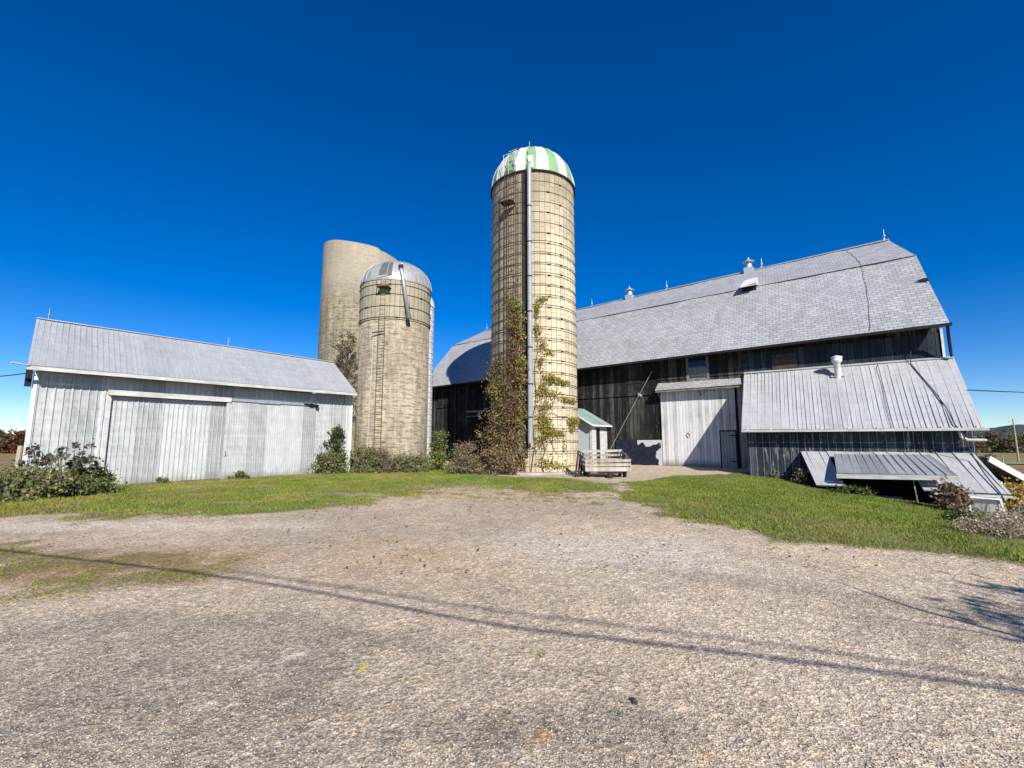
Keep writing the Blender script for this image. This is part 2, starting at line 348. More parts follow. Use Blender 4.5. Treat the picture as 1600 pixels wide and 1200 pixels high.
# silo wall materials: uv = metres round / metres up
def silo_mat(name, base_lo, base_hi, stave=None, formh=None, stain=(.10,.085,.065), top=None, soft=.0, stain_rng=(.5,.72), left=None):
    q = N(name, .85, 0, .2); uv = q.uv(); s_ = q.sep(uv)
    n1 = q.noise(q.mapv(uv, (1.0, .35, 1)), 1.2, 8, .7); n2 = q.noise(q.mapv(uv, (9, 9, 1)), 1.5, 6, .7)
    n3 = q.noise(q.mapv(uv, (1.2, 5, 1)), 1.4, 7, .75)
    v = q.math('ADD', q.math('MULTIPLY', n1, .5), q.math('MULTIPLY', n2, .28))
    v = q.math('ADD', v, q.math('MULTIPLY', n3, .3))
    col = q.ramp(v, [(.44, base_lo), (.65, base_hi)])
    h = n2
    if stave:
        br = q.n('ShaderNodeTexBrick'); q.l(q.mapv(q.comb(s_[1], s_[0]), (1, 1, 1)), br.inputs['Vector'])
        br.offset = .5; br.inputs['Scale'].default_value = 1; br.inputs['Brick Width'].default_value = stave[1]; br.inputs['Row Height'].default_value = stave[0]
        br.inputs['Mortar Size'].default_value = .016; br.inputs['Mortar Smooth'].default_value = .2
        br.inputs['Color1'].default_value = (.72, .72, .72, 1); br.inputs['Color2'].default_value = (1, 1, 1, 1); br.inputs['Mortar'].default_value = (1, 1, 1, 1)
        col = q.mix(.75, col, br.outputs['Color'], 'MULTIPLY')
        col = q.mix(q.math('MULTIPLY', br.outputs['Fac'], .8), col, tuple(x*.25 for x in base_lo))
        h = q.math('SUBTRACT', q.math('MULTIPLY', n2, .3), br.outputs['Fac'])
    if formh:
        # form-lift lines of cast concrete
        fr = q.math('FRACT', q.math('DIVIDE', q.math('ADD', s_[1], q.math('MULTIPLY', n1, .06)), formh))
        ln = q.ramp(fr, [(0., 1.), (.09, 0.), (.93, 0.), (1., 1.)])
        col = q.mix(q.math('MULTIPLY', ln, q.math('MULTIPLY', n1, .95)), col, stain); h = q.math('SUBTRACT', n2, q.math('MULTIPLY', ln, .5))
    st = q.noise(q.mapv(uv, (2.4, .22, 1), (3, 7, 0)), 1.2, 8, .75)
    col = q.mix(q.ramp(st, [(stain_rng[0], 0.), (stain_rng[1], .7)]), col, stain)
    st2 = q.noise(q.mapv(uv, (1.5, 6, 1), (1, 2, 0)), 1.4, 9, .8)
    if formh: col = q.mix(q.ramp(st2, [(.50, 0.), (.56, .8)]), col, tuple(x*1.05 for x in stain))
    if top:   # (z0, z1, colour, amount) weathering band
        zz = q.math('ADD', s_[1], q.math('MULTIPLY', q.math('SUBTRACT', st, .5), 5))
        mr = q.n('ShaderNodeMapRange'); q.l(zz, mr.inputs[0]); mr.inputs[1].default_value = top[0]; mr.inputs[2].default_value = top[1]
        mr.inputs[4].default_value = top[3]; col = q.mix(mr.outputs[0], col, top[2])
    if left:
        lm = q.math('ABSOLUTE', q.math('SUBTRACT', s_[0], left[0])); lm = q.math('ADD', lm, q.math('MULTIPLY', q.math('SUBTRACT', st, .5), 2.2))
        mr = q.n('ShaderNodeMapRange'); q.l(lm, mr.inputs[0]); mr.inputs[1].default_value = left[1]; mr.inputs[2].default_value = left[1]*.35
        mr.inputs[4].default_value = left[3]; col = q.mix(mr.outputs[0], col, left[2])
    q.bump(h, .5, .012)
    return q.color(col)
PI = math.pi
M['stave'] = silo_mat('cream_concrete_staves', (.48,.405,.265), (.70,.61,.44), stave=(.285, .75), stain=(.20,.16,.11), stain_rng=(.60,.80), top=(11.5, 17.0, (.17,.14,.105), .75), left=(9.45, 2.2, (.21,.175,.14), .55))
M['stave2'] = silo_mat('tan_concrete_staves', (.30,.265,.185), (.48,.425,.32), stave=(.26, 5.0), stain=(.2,.17,.12), stain_rng=(.5,.75))
M['cast'] = silo_mat('rough_cast_concrete', (.25,.21,.15), (.52,.45,.335), formh=.42, stain=(.125,.10,.07), stain_rng=(.44,.64))
M['cast_back'] = silo_mat('stained_cast_concrete', (.23,.20,.135), (.50,.435,.315), formh=.75, stain=(.10,.088,.05), stain_rng=(.38,.62), top=(11.6, 13.4, (.40,.34,.27), .6))
M['white_stave'] = silo_mat('white_staves', (.62,.64,.66), (.80,.82,.84), stave=(.28, .4), stain=(.45,.46,.46))
M['domemetal'] = plain('weathered_dome_metal', (.40,.41,.40), (.25,.26,.255), 2.5, .5, .25, .05, (2,2,.7))
M['hatchmetal'] = plain('dark_dome_hatch', (.13,.14,.13), (.07,.07,.07), 3, .6)

# ------------------------------------------------------------ ground
def smv(t): t = np.clip(t, 0, 1); return t*t*(3-2*t)
def ground(x, y):
    x = np.asarray(x, float); y = np.asarray(y, float)
    s = .7895*(x-8.48)-.6138*(y-25.5); k = .6138*(x-8.48)+.7895*(y-25.5)
    A = smv((k+15)/8)
    z = -.10*np.clip(s-5.5, 0, 7)*A
    z = z - 1.6*smv((s-13)/25)*smv((k+30)/25)
    z = z + .2*smv((k+4.5)/4)*smv((6-s)/2)*smv((s+9)/4)
    z = z - 3.0*smv((np.hypot(x, y-12)-24)/120)
    pit = smv((s-7.2)/.4)*smv((12.6-s)/.5)*smv((k+5.1)/.5)      # sunken floor under the low shed
    z = z - .75*pit
    return z
def vnoise(x, y, sc, seed=0):
    r = np.random.default_rng(seed); T = r.random((256, 256))
    X = x/sc+1000.3; Y = y/sc+1000.7; xi = np.floor(X).astype(int); yi = np.floor(Y).astype(int); fx = smv(X-xi); fy = smv(Y-yi)
    g = lambda a, b: T[a & 255, b & 255]
    return (g(xi, yi)*(1-fx)+g(xi+1, yi)*fx)*(1-fy)+(g(xi, yi+1)*(1-fx)+g(xi+1, yi+1)*fx)*fy
def fbm(x, y, sc, seed=0, n=4):
    t = 0; a = .5; tot = 0
    for i in range(n): t = t+a*vnoise(x, y, sc, seed+i); tot += a; a *= .55; sc /= 2.1
    return t/tot
def sdpoly(x, y, P):
    """signed distance, >0 inside"""
    P = np.array(P, float); d = np.full(np.shape(x), 1e9); ins = np.zeros(np.shape(x), bool)
    for i in range(len(P)):
        a = P[i]; b = P[(i+1) % len(P)]; ab = b-a
        t = np.clip(((x-a[0])*ab[0]+(y-a[1])*ab[1])/(ab@ab), 0, 1)
        d = np.minimum(d, np.hypot(x-a[0]-t*ab[0], y-a[1]-t*ab[1]))
        c = ((a[1] > y) != (b[1] > y)) & (x < (b[0]-a[0])*(y-a[1])/(b[1]-a[1]+1e-12)+a[0]); ins ^= c
    return np.where(ins, d, -d)
G1 = [(-19,15),(-16,11.4),(-13.3,10.4),(-10.93,9.77),(-8.91,9.48),(-7.15,9.4),(-5.47,9.87),(-4.84,10.57),(-3.9,11.6),(-2.97,13.3),(-2.3,15.2),(-1.3,15.6),(.3,14.7),(.9,13.9),(2.9,14.6),(3.6,16.6),(3.2,18.0),(2.6,19.3),(.78,19.6),(-1.2,21.0),(-3.1,26.5),(-4.93,31.9),(-9,25.5),(-13.5,19),(-16,16)]
G2 = [(-14,8.6),(-9.46,8.0),(-7.87,7.7),(-6.3,7.1),(-4.9,6.7),(-3.7,6.3),(-3.2,5.8),(-3.55,5.23),(-4.08,5.01),(-4.57,4.82),(-5.02,4.64),(-5.74,4.47),(-12,4.2)]
G3 = [(4.15,16.9),(3.9,14.5),(3.2,12.6),(3.25,11.2),(3.66,9.0),(4.3,7.85),(4.83,7.03),(5.82,6.5),(6.55,5.9),(7.6,5.2),(16,3.0),(30,8),(24,18),(15.5,19.5),(12.6,19.2),(11.1,21.1),(7.2,20.6),(5.2,18.1)]
SL = [(2.3,21.4),(2.3,19.2),(4.2,17.4),(5.2,17.9),(7.3,20.5),(11.1,21.0),(12.4,22.0),(8.5,27),(3,30),(1,26)]
D1 = [(-4.5,15.5),(-2.2,16.0),(.5,15.5),(3.5,14.8),(3.3,11),(1,12),(-1.5,12.3),(-3.2,12.6)]
def masks(x, y):
    n = fbm(x, y, .9, 3, 5)-.5; n2 = fbm(x, y, .28, 11, 3)-.5
    g1 = sdpoly(x, y, G1)+n*2.0+n2*1.1; g3 = sdpoly(x, y, G3)+n*1.3+n2*.8; g2 = sdpoly(x, y, G2)+n*1.5+n2*.8-.25
    grass = np.maximum(smv(g1/.7+.35), smv(g3/.4+.5))
    thin = smv(g2/.7+.4)*smv((fbm(x, y, .55, 21, 4)-.34)/.2)*.9
    bald = smv((fbm(x, y, 1.3, 31, 4)-.64)/.12)*.5*(x < 4)
    bald = np.maximum(bald, smv(1-np.hypot((x+1.9)/2.2, (y-15.2)/1.8)+n*2.0+n2*1.2)*.9)
    grass = np.maximum(grass*(1-bald), thin)
    out = smv((np.hypot(x*.8, (y-14))-21)/4)
    sl = smv((sdpoly(x, y, SL)+n*.5)/.15+.5)
    speck = smv((n2*2+n-.22)/.14)*smv(sdpoly(x, y, D1)/1.2+.6)*.5
    grass = np.maximum(grass*(1-sl), speck*(1-sl))
    return grass, sl, smv(g2/1.2+.6), n, out
def axis_pts(a, b, st, lim, grow=1.22):
    c = list(np.arange(a, b+1e-6, st)); d = st; x = b
    while x < lim: d *= grow; x += d; c.append(x)
    d = st; x = a; pre = []
    while x > -lim: d *= grow; x -= d; pre.append(x)
    return np.array(pre[::-1]+c)
xs = axis_pts(-20, 21, .12, 5200); ys = axis_pts(0, 30, .12, 5200)
X, Y = np.meshgrid(xs, ys); Z = ground(X, Y)
near = smv((30-np.hypot(X, Y-12))/8)
Z = Z + (fbm(X, Y, 2.2, 5, 4)-.5)*.07*near + (fbm(X, Y, .35, 9, 3)-.5)*.018*near
gr, sl, dirt, nn, out = masks(X, Y)
Z = Z + .02*gr*near
def lerp(a, b, t): return a*(1-t[..., None])+np.array(b)*t[..., None]
base = np.broadcast_to(np.array([.475,.40,.315]), X.shape+(3,)).copy()
big = fbm(X, Y, 2.6, 41, 4)
def blob(cx, cy, rx, ry, ang=0, k=1.2):
    c, s = math.cos(ang), math.sin(ang); u = (X-cx)*c+(Y-cy)*s; v = -(X-cx)*s+(Y-cy)*c
    return smv((1-np.hypot(u/rx, v/ry)+(nn)*k)*1.6)
base = lerp(base, (.35,.295,.24), smv((big-.42)/.25)*.55)
base = lerp(base, (.52,.45,.375), smv((.42-big)/.2)*.6)
base = lerp(base, (.55,.515,.47), blob(1.6, 7.0, 2.6, 1.6, -.2)*.6)          # pale washed gravel
base = lerp(base, (.56,.47,.36), blob(4.6, 6.3, 3.2, .5, -.75)*.75)          # sandy strip beside the grass
base = lerp(base, (.43,.34,.25), blob(-1.5, 6.2, 2.3, 1.6)*.5)
base = lerp(base, (.43,.325,.22), blob(-1.4, 13.8, 3.2, 2.2)*.5)
base = lerp(base, (.235,.215,.19), smv((1-np.hypot((X+2.9)/2.5, (Y-3.1)/1.8)+nn*.9)*5)*.6*(.55+.9*fbm(X, Y, .5, 55, 4)))   # darker packed patch
base = lerp(base, (.24,.215,.185), blob(-.1, 2.7, 1.3, .35, 0, 2.)*.7)
base = lerp(base, (.56,.51,.45), blob(-7.5, 8.7, 5.5, .7, 0, 1.5)*.7)
base = lerp(base, (.57,.53,.48), blob(-1.75, 3.55, .30, .035, .5, .6)*.8); base = lerp(base, (.57,.53,.48), blob(-5.6, 6.2, .7, .12, 0, .8)*.9)
base = lerp(base, (.25,.22,.185), blob(-1.25, 3.9, .9, .22, -.5, 2.)*.6); base = lerp(base, (.26,.23,.2), blob(3.3, 5.0, 2.6, .35, -.45, 1.6)*.5)
base = lerp(base, (.40,.30,.20), blob(-3.2, 6.4, 2.3, .9, 0, 2.5)*.65)
base = lerp(base, (.34,.30,.26), blob(4.2, 4.2, 2.2, 1.0)*.5)
for (bx, by, br_) in ((-.12,2.83,.14), (.16,2.62,.1), (-.62,3.2,.14), (.95,2.55,.08), (-.02,2.5,.07), (1.3,2.75,.06), (.6,3.3,.06)):
    base = lerp(base, (.38,.24,.10), smv((1-np.hypot(X-bx, (Y-by)*1.6)/br_+nn*1.4)*1.5)*.9)
base = lerp(base, (.29,.20,.12), dirt*smv((fbm(X, Y, .6, 61, 4)-.25)/.3)*.85)
soil = np.broadcast_to(np.array([.115,.11,.035]), X.shape+(3,)); dry = fbm(X, Y, 1.1, 71, 4)
soil = lerp(soil, (.20,.165,.07), smv((dry-.5)/.2)*.7)
soil = lerp(soil, (.27,.20,.105), smv(dirt*1.5)*.45); base = base*(1-gr[..., None]*.9)+soil*gr[..., None]*.9
base = lerp(base, (.44,.38,.31), sl*.9)
fieldc = lerp(np.broadcast_to(np.array([.26,.185,.095]), X.shape+(3,)), (.13,.14,.055), smv((fbm(X, Y, 14, 81, 3)-.45)/.1)*.4)
fr_ = smv((X-40)/60)
fieldc = lerp(fieldc, (.20,.20,.09), fr_*.8); fieldc = lerp(fieldc, (.22,.11,.06), smv((X-60)/30)*smv((150-Y)/30)*smv((fbm(X, Y, 9, 91, 3)-.4)/.1)*.7)
base = base*(1-out[..., None])+fieldc*out[..., None]
V = np.stack([X, Y, Z], -1).reshape(-1, 3); ny, nx = X.shape
I = np.arange(nx*ny).reshape(ny, nx)
F = np.stack([I[:-1, :-1], I[:-1, 1:], I[1:, 1:], I[1:, :-1]], -1).reshape(-1, 4)
q = N('yard_ground', .95, 0, .15); at = q.n('ShaderNodeAttribute'); at.attribute_name = 'tint'
o = q.obj()
def cells(sc, stops, loc=(0,0,0)):
    v = q.n('ShaderNodeTexVoronoi'); q.l(q.mapv(o, (1,1,1), loc), v.inputs['Vector']); v.inputs['Scale'].default_value = sc
    s3 = q.sep(v.outputs['Color']); return q.ramp(s3[0], stops), v.outputs['Distance']
c1, d1 = cells(85, [(0., .50), (.35, .84), (.75, 1.10), (.95, 1.5)])
c2, d2 = cells(26, [(0., .70), (.3, .94), (.8, 1.06), (.96, 1.35)], (3,1,2))
c3, d3 = cells(150, [(0., .7), (.9, 1.3)], (1,5,2))
g_ = q.mix(1., q.mix(1., at.outputs['Color'], (1.05, 1.01, .94), 'MULTIPLY'), c1, 'MULTIPLY'); gcol = q.mix(1., g_, c2, 'MULTIPLY'); gcol = q.mix(.6, gcol, c3, 'MULTIPLY')
mid = q.noise(o, 3.2, 8, .75); gcol = q.mix(1., gcol, q.ramp(mid, [(.36, .82), (.62, 1.14)]), 'MULTIPLY')
warm = q.noise(q.mapv(o, (1,1,1), (7,2,1)), 11, 4, .7); gcol = q.mix(1., gcol, q.ramp(warm, [(.3, (.93,.98,1.05)), (.7, (1.08,1.0,.9))]), 'MULTIPLY')
ht = q.math('ADD', q.math('MULTIPLY', d1, 1.), q.math('MULTIPLY', d2, 1.6))
q.bump(ht, .55, .01)
M['ground'] = q.color(gcol)
go = link_np('ground', V, F, M['ground'], smooth=True)
a = go.data.color_attributes.new('tint', 'FLOAT_COLOR', 'POINT'); cc = np.ones((nx*ny, 4), np.float32); cc[:, :3] = base.reshape(-1, 3); a.data.foreach_set('color', cc.ravel())
tag(go, 'pale gravel yard with grass verges and fields around the farm', 'ground', kind='structure')

# grass blades
def grass_blades(n, box, hmin, hmax, pw, name, label, mode):
    x = rng.uniform(box[0], box[1], n); y = rng.uniform(box[2], box[3], n)
    g, s_, dd, _, out_ = masks(x, y)
    s = .7895*(x-8.48)-.6138*(y-25.5); k = .6138*(x-8.48)+.7895*(y-25.5)
    g = g*(1-(s > -20)*(k > -.1)*1.)*(1-((s > 4.7)*(k > -3.3)))*(1-((s > 7.3)*(k > -5.0)))
    ls = .6138*(x+13.89)+.7895*(y-16.05); lk = -.7895*(x+13.89)+.6138*(y-16.05)
    g = g*(1-((lk > -.05)*(ls > -2.4)*(ls < 9.2)))
    vis = (np.abs(x) < y*1.25+1) & (y > 2)
    keep = (rng.random(n) < g**1.3) & vis; x = x[keep]; y = y[keep]; g = g[keep]; n = len(x)
    z = ground(x, y)+.0
    tone = (.72+.6*fbm(x, y, .45, 87, 3))[:, None]; h = rng.uniform(hmin, hmax, n)*(.5+.8*g)*(.7+.7*fbm(x, y, .8, 17, 3))*np.where((y < 8.8) & (x < -2), .5, 1.); a = rng.uniform(0, 2*math.pi, n); w_ = rng.uniform(.006, .012, n)*(1+y/22)
    lean = rng.uniform(.1, .9, n)*h; b = rng.uniform(0, 2*math.pi, n)
    P0 = np.stack([x-np.cos(a)*w_, y-np.sin(a)*w_, z], -1); P1 = np.stack([x+np.cos(a)*w_, y+np.sin(a)*w_, z], -1)
    P2 = np.stack([x+np.cos(b)*lean, y+np.sin(b)*lean, z+h], -1)
    V = np.stack([P0, P1, P2], 1).reshape(-1, 3); F = np.arange(3*n).reshape(-1, 3)
    t = rng.random(n); pt = fbm(x, y, 1.2, 77, 4)
    green = np.array([.20, .285, .03]); dk = np.array([.115, .19, .022]); yel = np.array([.30, .28, .055]); dry = np.array([.34, .27, .14])
    c = green*(1-t[:, None])+dk*t[:, None]
    m = (smv((pt-.40)/.25)*np.where(x > 3, .5, .75))[:, None]; c = c*(1-m)+yel*m
    far = smv((x+8)/-5)[:, None]*.25; c = c*(1-far)+yel*far
    dr = (rng.random(n) < .08+.5*(1-g))[:, None]; c = np.where(dr, dry*rng.uniform(.6, 1.1, (n, 1)), c)
    brn = smv((fbm(x, y, .7, 97, 4)-.5)/.12)[:, None]*np.where(x > 3.5, .15, .5)[:, None]; c = (c*(1-brn)+dry*.8*brn)*tone
    o = link_np(name, V, F, M['leaf'], col=c); tag(o, label, 'grass', kind='stuff'); return o
grass_blades(1200000, (-19, 20, 2.5, 28), .022, .058, 1, 'grass', 'short green and yellowing grass round the edge of the gravel yard', 0)

# loose pebbles in the foreground and sparse over the yard
def pebbles(n, y0, y1, smin, smax, name, label, pw=1.6):
    y = y0+(y1-y0)*rng.random(n)**pw; x = (rng.random(n)*2-1)*(y*1.22+.3)
    g, s_, dd, _, out_ = masks(x, y); keep = g < .5; x = x[keep]; y = y[keep]; n = len(x); z = ground(x, y)+(fbm(x, y, 2.2, 5, 4)-.5)*.07+(fbm(x, y, .35, 9, 3)-.5)*.018
    oc = np.array([(1,0,0),(0,1,0),(-1,0,0),(0,-1,0),(0,0,.8),(0,0,-.4)], float)
    fc = np.array([(0,1,4),(1,2,4),(2,3,4),(3,0,4),(1,0,5),(2,1,5),(3,2,5),(0,3,5)])
    s = smin+(smax-smin)*rng.random(n)**2.5; a = rng.uniform(0, 6.28, n)
    P = oc[None]*rng.uniform(.6, 1.35, (n, 6, 1))*s[:, None, None]*np.array([1, .8, .75])
    c, si = np.cos(a)[:, None], np.sin(a)[:, None]
    Px = P[..., 0]*c-P[..., 1]*si; Py = P[..., 0]*si+P[..., 1]*c
    V = np.stack([Px+x[:, None], Py+y[:, None], P[..., 2]+(z+s*.15)[:, None]], -1).reshape(-1, 3)
    F = (fc[None]+np.arange(n)[:, None, None]*6).reshape(-1, 3)
    pal = np.array([(.50,.43,.355),(.40,.345,.285),(.24,.21,.18),(.54,.49,.43),(.40,.32,.24),(.15,.13,.115),(.54,.49,.43)])
    cl = pal[rng.choice(len(pal), n, p=[.3,.25,.15,.12,.1,.04,.04])]*rng.uniform(.8, 1.15, (n, 1))
    o = link_np(name, V, F, M['stone'], col=np.repeat(cl, 8, 0)); tag(o, label, 'gravel', kind='stuff')
pebbles(80000, 2.2, 9, .003, .0095, 'gravel', 'loose pale grey stones lying over the gravel yard')

# ------------------------------------------------------------ foliage helpers
def leaf_quads(P, size, rngs=None, up=.0, asp=.55):
    n = len(P); r = rng.normal(size=(n, 3)); r[:, 2] = r[:, 2]*.6+up; r /= np.linalg.norm(r, axis=1)[:, None]
    t = rng.normal(size=(n, 3)); u = np.cross(r, t); u /= np.linalg.norm(u, axis=1)[:, None]; v = np.cross(r, u)
    s = (size*rng.uniform(.6, 1.35, n))[:, None]
    a = P+u*s*.5; b = P+v*s*asp*.5; c = P-u*s*.5; d = P-v*s*asp*.5+r*s*.12
    return np.stack([a, b, c, d], 1).reshape(-1, 3), np.arange(4*n).reshape(-1, 4)
def pick(pal, n):
    pal = np.array(pal, float); return pal[rng.integers(0, len(pal), n)]*rng.uniform(.7, 1.2, (n, 1))
def clumps(n, nc, rx, ry, h, cr, base=0., pear=.0, kz=.62):
    """points in leaf clumps through an uneven crown standing on z=0"""
    th = rng.uniform(0, 6.283, nc); rr = np.sqrt(rng.random(nc)); zc = base+(h-base)*rng.random(nc)
    wz = np.sqrt(np.clip(1-((zc-base)/(h-base)-.35)**2/kz, .05, 1))
    C = np.stack([rx*rr*np.cos(th)*wz, ry*rr*np.sin(th)*wz, zc], -1)
    k = rng.integers(0, nc, n); d = rng.normal(size=(n, 3)); d /= np.linalg.norm(d, axis=1)[:, None]
    P = C[k]+d*(cr*(.35+.75*rng.random(n))*rng.uniform(.6, 1.2, nc)[k])[:, None]
    P[:, 2] = np.abs(P[:, 2]); return P, C
def shrub(name, label, cat, x, y, rx, ry, h, n, leaf, pal, nc=30, cr=.22, base=0., stems=10, stemm='twig', group=None, z=None, srad=.012, spread=.8, rz=0):
    gz_ = float(ground(x, y)) if z is None else z
    root = empty(name, (x, y, gz_-.02), rz); tag(root, label, cat, group)
    P, C = clumps(n, int(nc*2.2), rx, ry, h, cr*.72, base); P += rng.normal(size=P.shape)*cr*.22*rng.choice([.4,1.,2.2],(n,1)); P[:,2] = np.abs(P[:,2])
    V, F = leaf_quads(P, leaf); link_np('foliage', V, F, M['leaf'], root, col=pick(pal, len(F)))
    m = MB()
    for i in range(stems+8):
        c = C[i % len(C)]; c = c*(rng.uniform(1.1, 1.45) if i >= stems else 1.); b = (rng.uniform(-.25, .25)*rx, rng.uniform(-.25, .25)*ry, 0)
        mid_ = (b[0]*.4+c[0]*spread*.5+rng.normal()*.03, b[1]*.4+c[1]*spread*.5+rng.normal()*.03, c[2]*.55)
        m.tube([b, mid_, tuple(c)], [srad, srad*.75, srad*.35], 5)
    m.build('stem', M[stemm], root); return root

# ------------------------------------------------------------ MAIN BARN (local x along the front, y back, z up)
BA = -math.atan2(.6138, .7895)
barn = empty('barn', (8.48, 25.5, 0), BA)
tag(barn, 'huge old barn with silver gambrel roof and dark weathered board walls', 'barn')
L0, L1 = -19.6, 11.78
def zl(s, a, b): t = (s-L0)/(L1-L0); return a+(b-a)*t
m = MB(); m.hexa([(L0,0,-1.2),(L1,0,-1.2),(L1,.2,-1.2),(L0,.2,-1.2),(L0,0,6.0),(L1,0,6.3),(L1,.2,6.4),(L0,.2,6.1)]); m.build('front_wall', M['darkwood'], barn)
m = MB(); m.hexa([(L0,13.8,-2.5),(L1,13.8,-2.5),(L1,14,-2.5),(L0,14,-2.5),(L0,13.8,6.1),(L1,13.8,6.4),(L1,14,6.3),(L0,14,6.0)]); m.build('rear_wall', M['darkwood'], barn)
for xx, rdx, rs in ((L0+.02, .2, 0), (L1-.22, .2, 1)):
    m = MB(); za = 6.0+.3*rs; dz = rs*.5; SH = lambda y: xx+(-1.15 if rs else -.0)*(1-abs(y-7)/7)+(.0 if rs else .0)
    prof = [(.21,-2.5),(13.79,-2.5),(13.79,za),(10.9,9.8+dz*.8),(7,11.9+dz),(3.1,9.8+dz*.8),(.21,za)]
    m.face([(SH(y), y, z) for y, z in prof[::-1]]); m.face([(SH(y)+rdx, y, z) for y, z in prof])
    for (a0, a1) in zip(prof, prof[1:]+prof[:1]): m.face([(SH(a0[0]), *a0), (SH(a1[0]), *a1), (SH(a1[0])+rdx, *a1), (SH(a0[0])+rdx, *a0)])
    m.build('end_wall', M['darkwood'], barn)
E0, E1 = (-19.9, -.75, 5.90), (12.02, -.75, 6.26)
B0, B1 = (-19.9, 3.0, 10.12), (11.62, 3.0, 10.44)
R0, R1 = (-19.6, 7.0, 12.22), (10.95, 7.0, 12.88)
mir = lambda p: (p[0], 14-p[1], p[2])
m = MB()
m.slab(E0, E1, B1, B0, .09, 60, 10, 0, .045, 1); m.slab(B0, B1, R1, R0, .09, 60, 6, 0, .03, 1)
m.slab(mir(E1), mir(E0), mir(B0), mir(B1), .09, 20, 4, 0, .03, 1); m.slab(mir(B1), mir(B0), mir(R0), mir(R1), .09, 20, 4, 0, .03, 1)
roof = m.build('roof', [M['roof'], M['trim_wood']], barn)
m = MB(); m.bar((-19.6,7,12.26), (10.95,7,12.92), .16, .07); m.build('ridge_cap', M['galv'], roof)
m = MB(); m.bar((-19.8,2.98,10.135), (11.62,2.98,10.455), .12, .012); m.build('break_flashing', M['galv'], roof)
def onridge(s): return 12.22+(12.88-12.22)*(s+19.6)/30.55
for s in (-19.3, -7.86, -1.69, 4.54, 10.75):
    z = onridge(s); m = MB(); m.tube([(s,7,z),(s,7,z+.7)], .014, 6)
    m.lathe([(.0,z+.2),(.05,z+.24),(.065,z+.3),(.05,z+.36),(0,z+.4)], 10, (s,7))
    for k in range(3): a = 2.1*k; m.tube([(s+.13*math.cos(a),7+.13*math.sin(a),z+.0),(s,7,z+.22)], .009, 5)
    m.build('lightning_rod', M['galv'], roof)
for s in (-4.58, 3.78):
    z = onridge(s)-.18; m = MB()
    m.box(s-.27,s+.27,6.73,7.27,z,z+.42); m.lathe([(.2,z+.42),(.17,z+.78),(.34,z+.80),(.36,z+.84),(.12,z+.98),(.05,z+1.05),(.05,z+1.14),(0,z+1.16)], 16, (s,7))
    m.build('ventilator', M['galv_roof'], roof)
# little gabled hood on the roof break
m = MB(); c = 4.4
m.face([(c-.42,2.3,10.28),(c+.42,2.3,10.28),(c+.30,4.0,11.12),(c-.30,4.0,11.12)]); 
m.slab((c-.45,2.45,10.35),(c+.47,2.45,10.47),(c+.36,3.5,11.08),(c-.30,3.5,11.06),.04)
m.face([(c-.43,2.46,10.33),(c-.30,3.5,11.05),(c-.40,3.4,10.60)]); m.face([(c+.43,2.46,10.33),(c+.33,3.5,11.05),(c+.40,3.4,10.60)])
m.box(c-.36,c+.36,2.7,3.2,10.1,10.4,1)
m.build('roof_hood', [M['white'], M['black']], roof)
# torn shingles near the right rake
m = MB()
def tz(k): return 6.26+(10.44-6.26)*(k+.75)/3.75
m.slab((11.34,1.46,tz(1.46)+.05),(11.80,1.36,tz(1.36)+.05),(11.77,1.46,tz(1.46)+.13),(11.62,1.48,tz(1.48)+.12),.015)
m.build('torn_shingle', M['black'], roof)
m = MB(); pts = []
def onroof(s, k, off=.03):
    if k < 3: z = 6.26+(10.44-6.26)*(k+.75)/3.75-(11.62-s)*.0107
    else: z = 10.44+(12.88-10.44)*(k-3)/4-(11-s)*.0135-.02
    return (s, k-off*.7, z+off+.02)
random.seed(3)
for i in range(26):
    k = 7-7.72*i/25; pts.append(onroof(8.95+.45*math.sin(i*.10)+.02*math.sin(i*1.9)+i*.012, k, .02))
m.tube(pts, .008, 5); m.build('lightning_cable', M['wire'], roof)
m = MB(); m.bar((-19.9,-.80,5.84),(12.08,-.80,6.20),.09,.12)
for i in range(32):
    pass
m.build('gutter', M['blackmetal'], barn)
m = MB(); m.tube([(11.95,-.78,6.12),(11.96,-.60,5.9),(12.0,-.32,5.2),(12.02,-.30,4.95)], .055, 8); m.build('downspout', M['bluepipe'], barn)
m = MB(); m.box(11.79,11.87,-.06,.25,4.4,6.2); m.build('corner_board', M['white'], barn)
# dark blue cladding on the upper right wall, boards and ledges
m = MB(); m.box(4.32,11.72,-.045,-.003,4.75,6.05); m.build('upper_cladding', M['bluewood'], barn)['label'] = 'dark blue upright cladding boards under the eave'
m = MB(); m.box(-18.5,-.2,-.07,-.003,4.22,4.42); m.box(-.2,4.3,-.05,-.003,5.0,5.1); m.build('wall_ledge', M['darkwood'], barn)
# patched panels of newer boards on the dark wall
for x0, x1, z0, z1 in ((-2.05,-1.15,4.95,5.75),(-3.1,-2.9,2.0,4.2),(-.35,-.2,1.7,4.1)):
    m = MB(); m.box(x0,x1,-.03,-.003,z0,z1); m.build('wall_patch', M['darkwood'], barn)
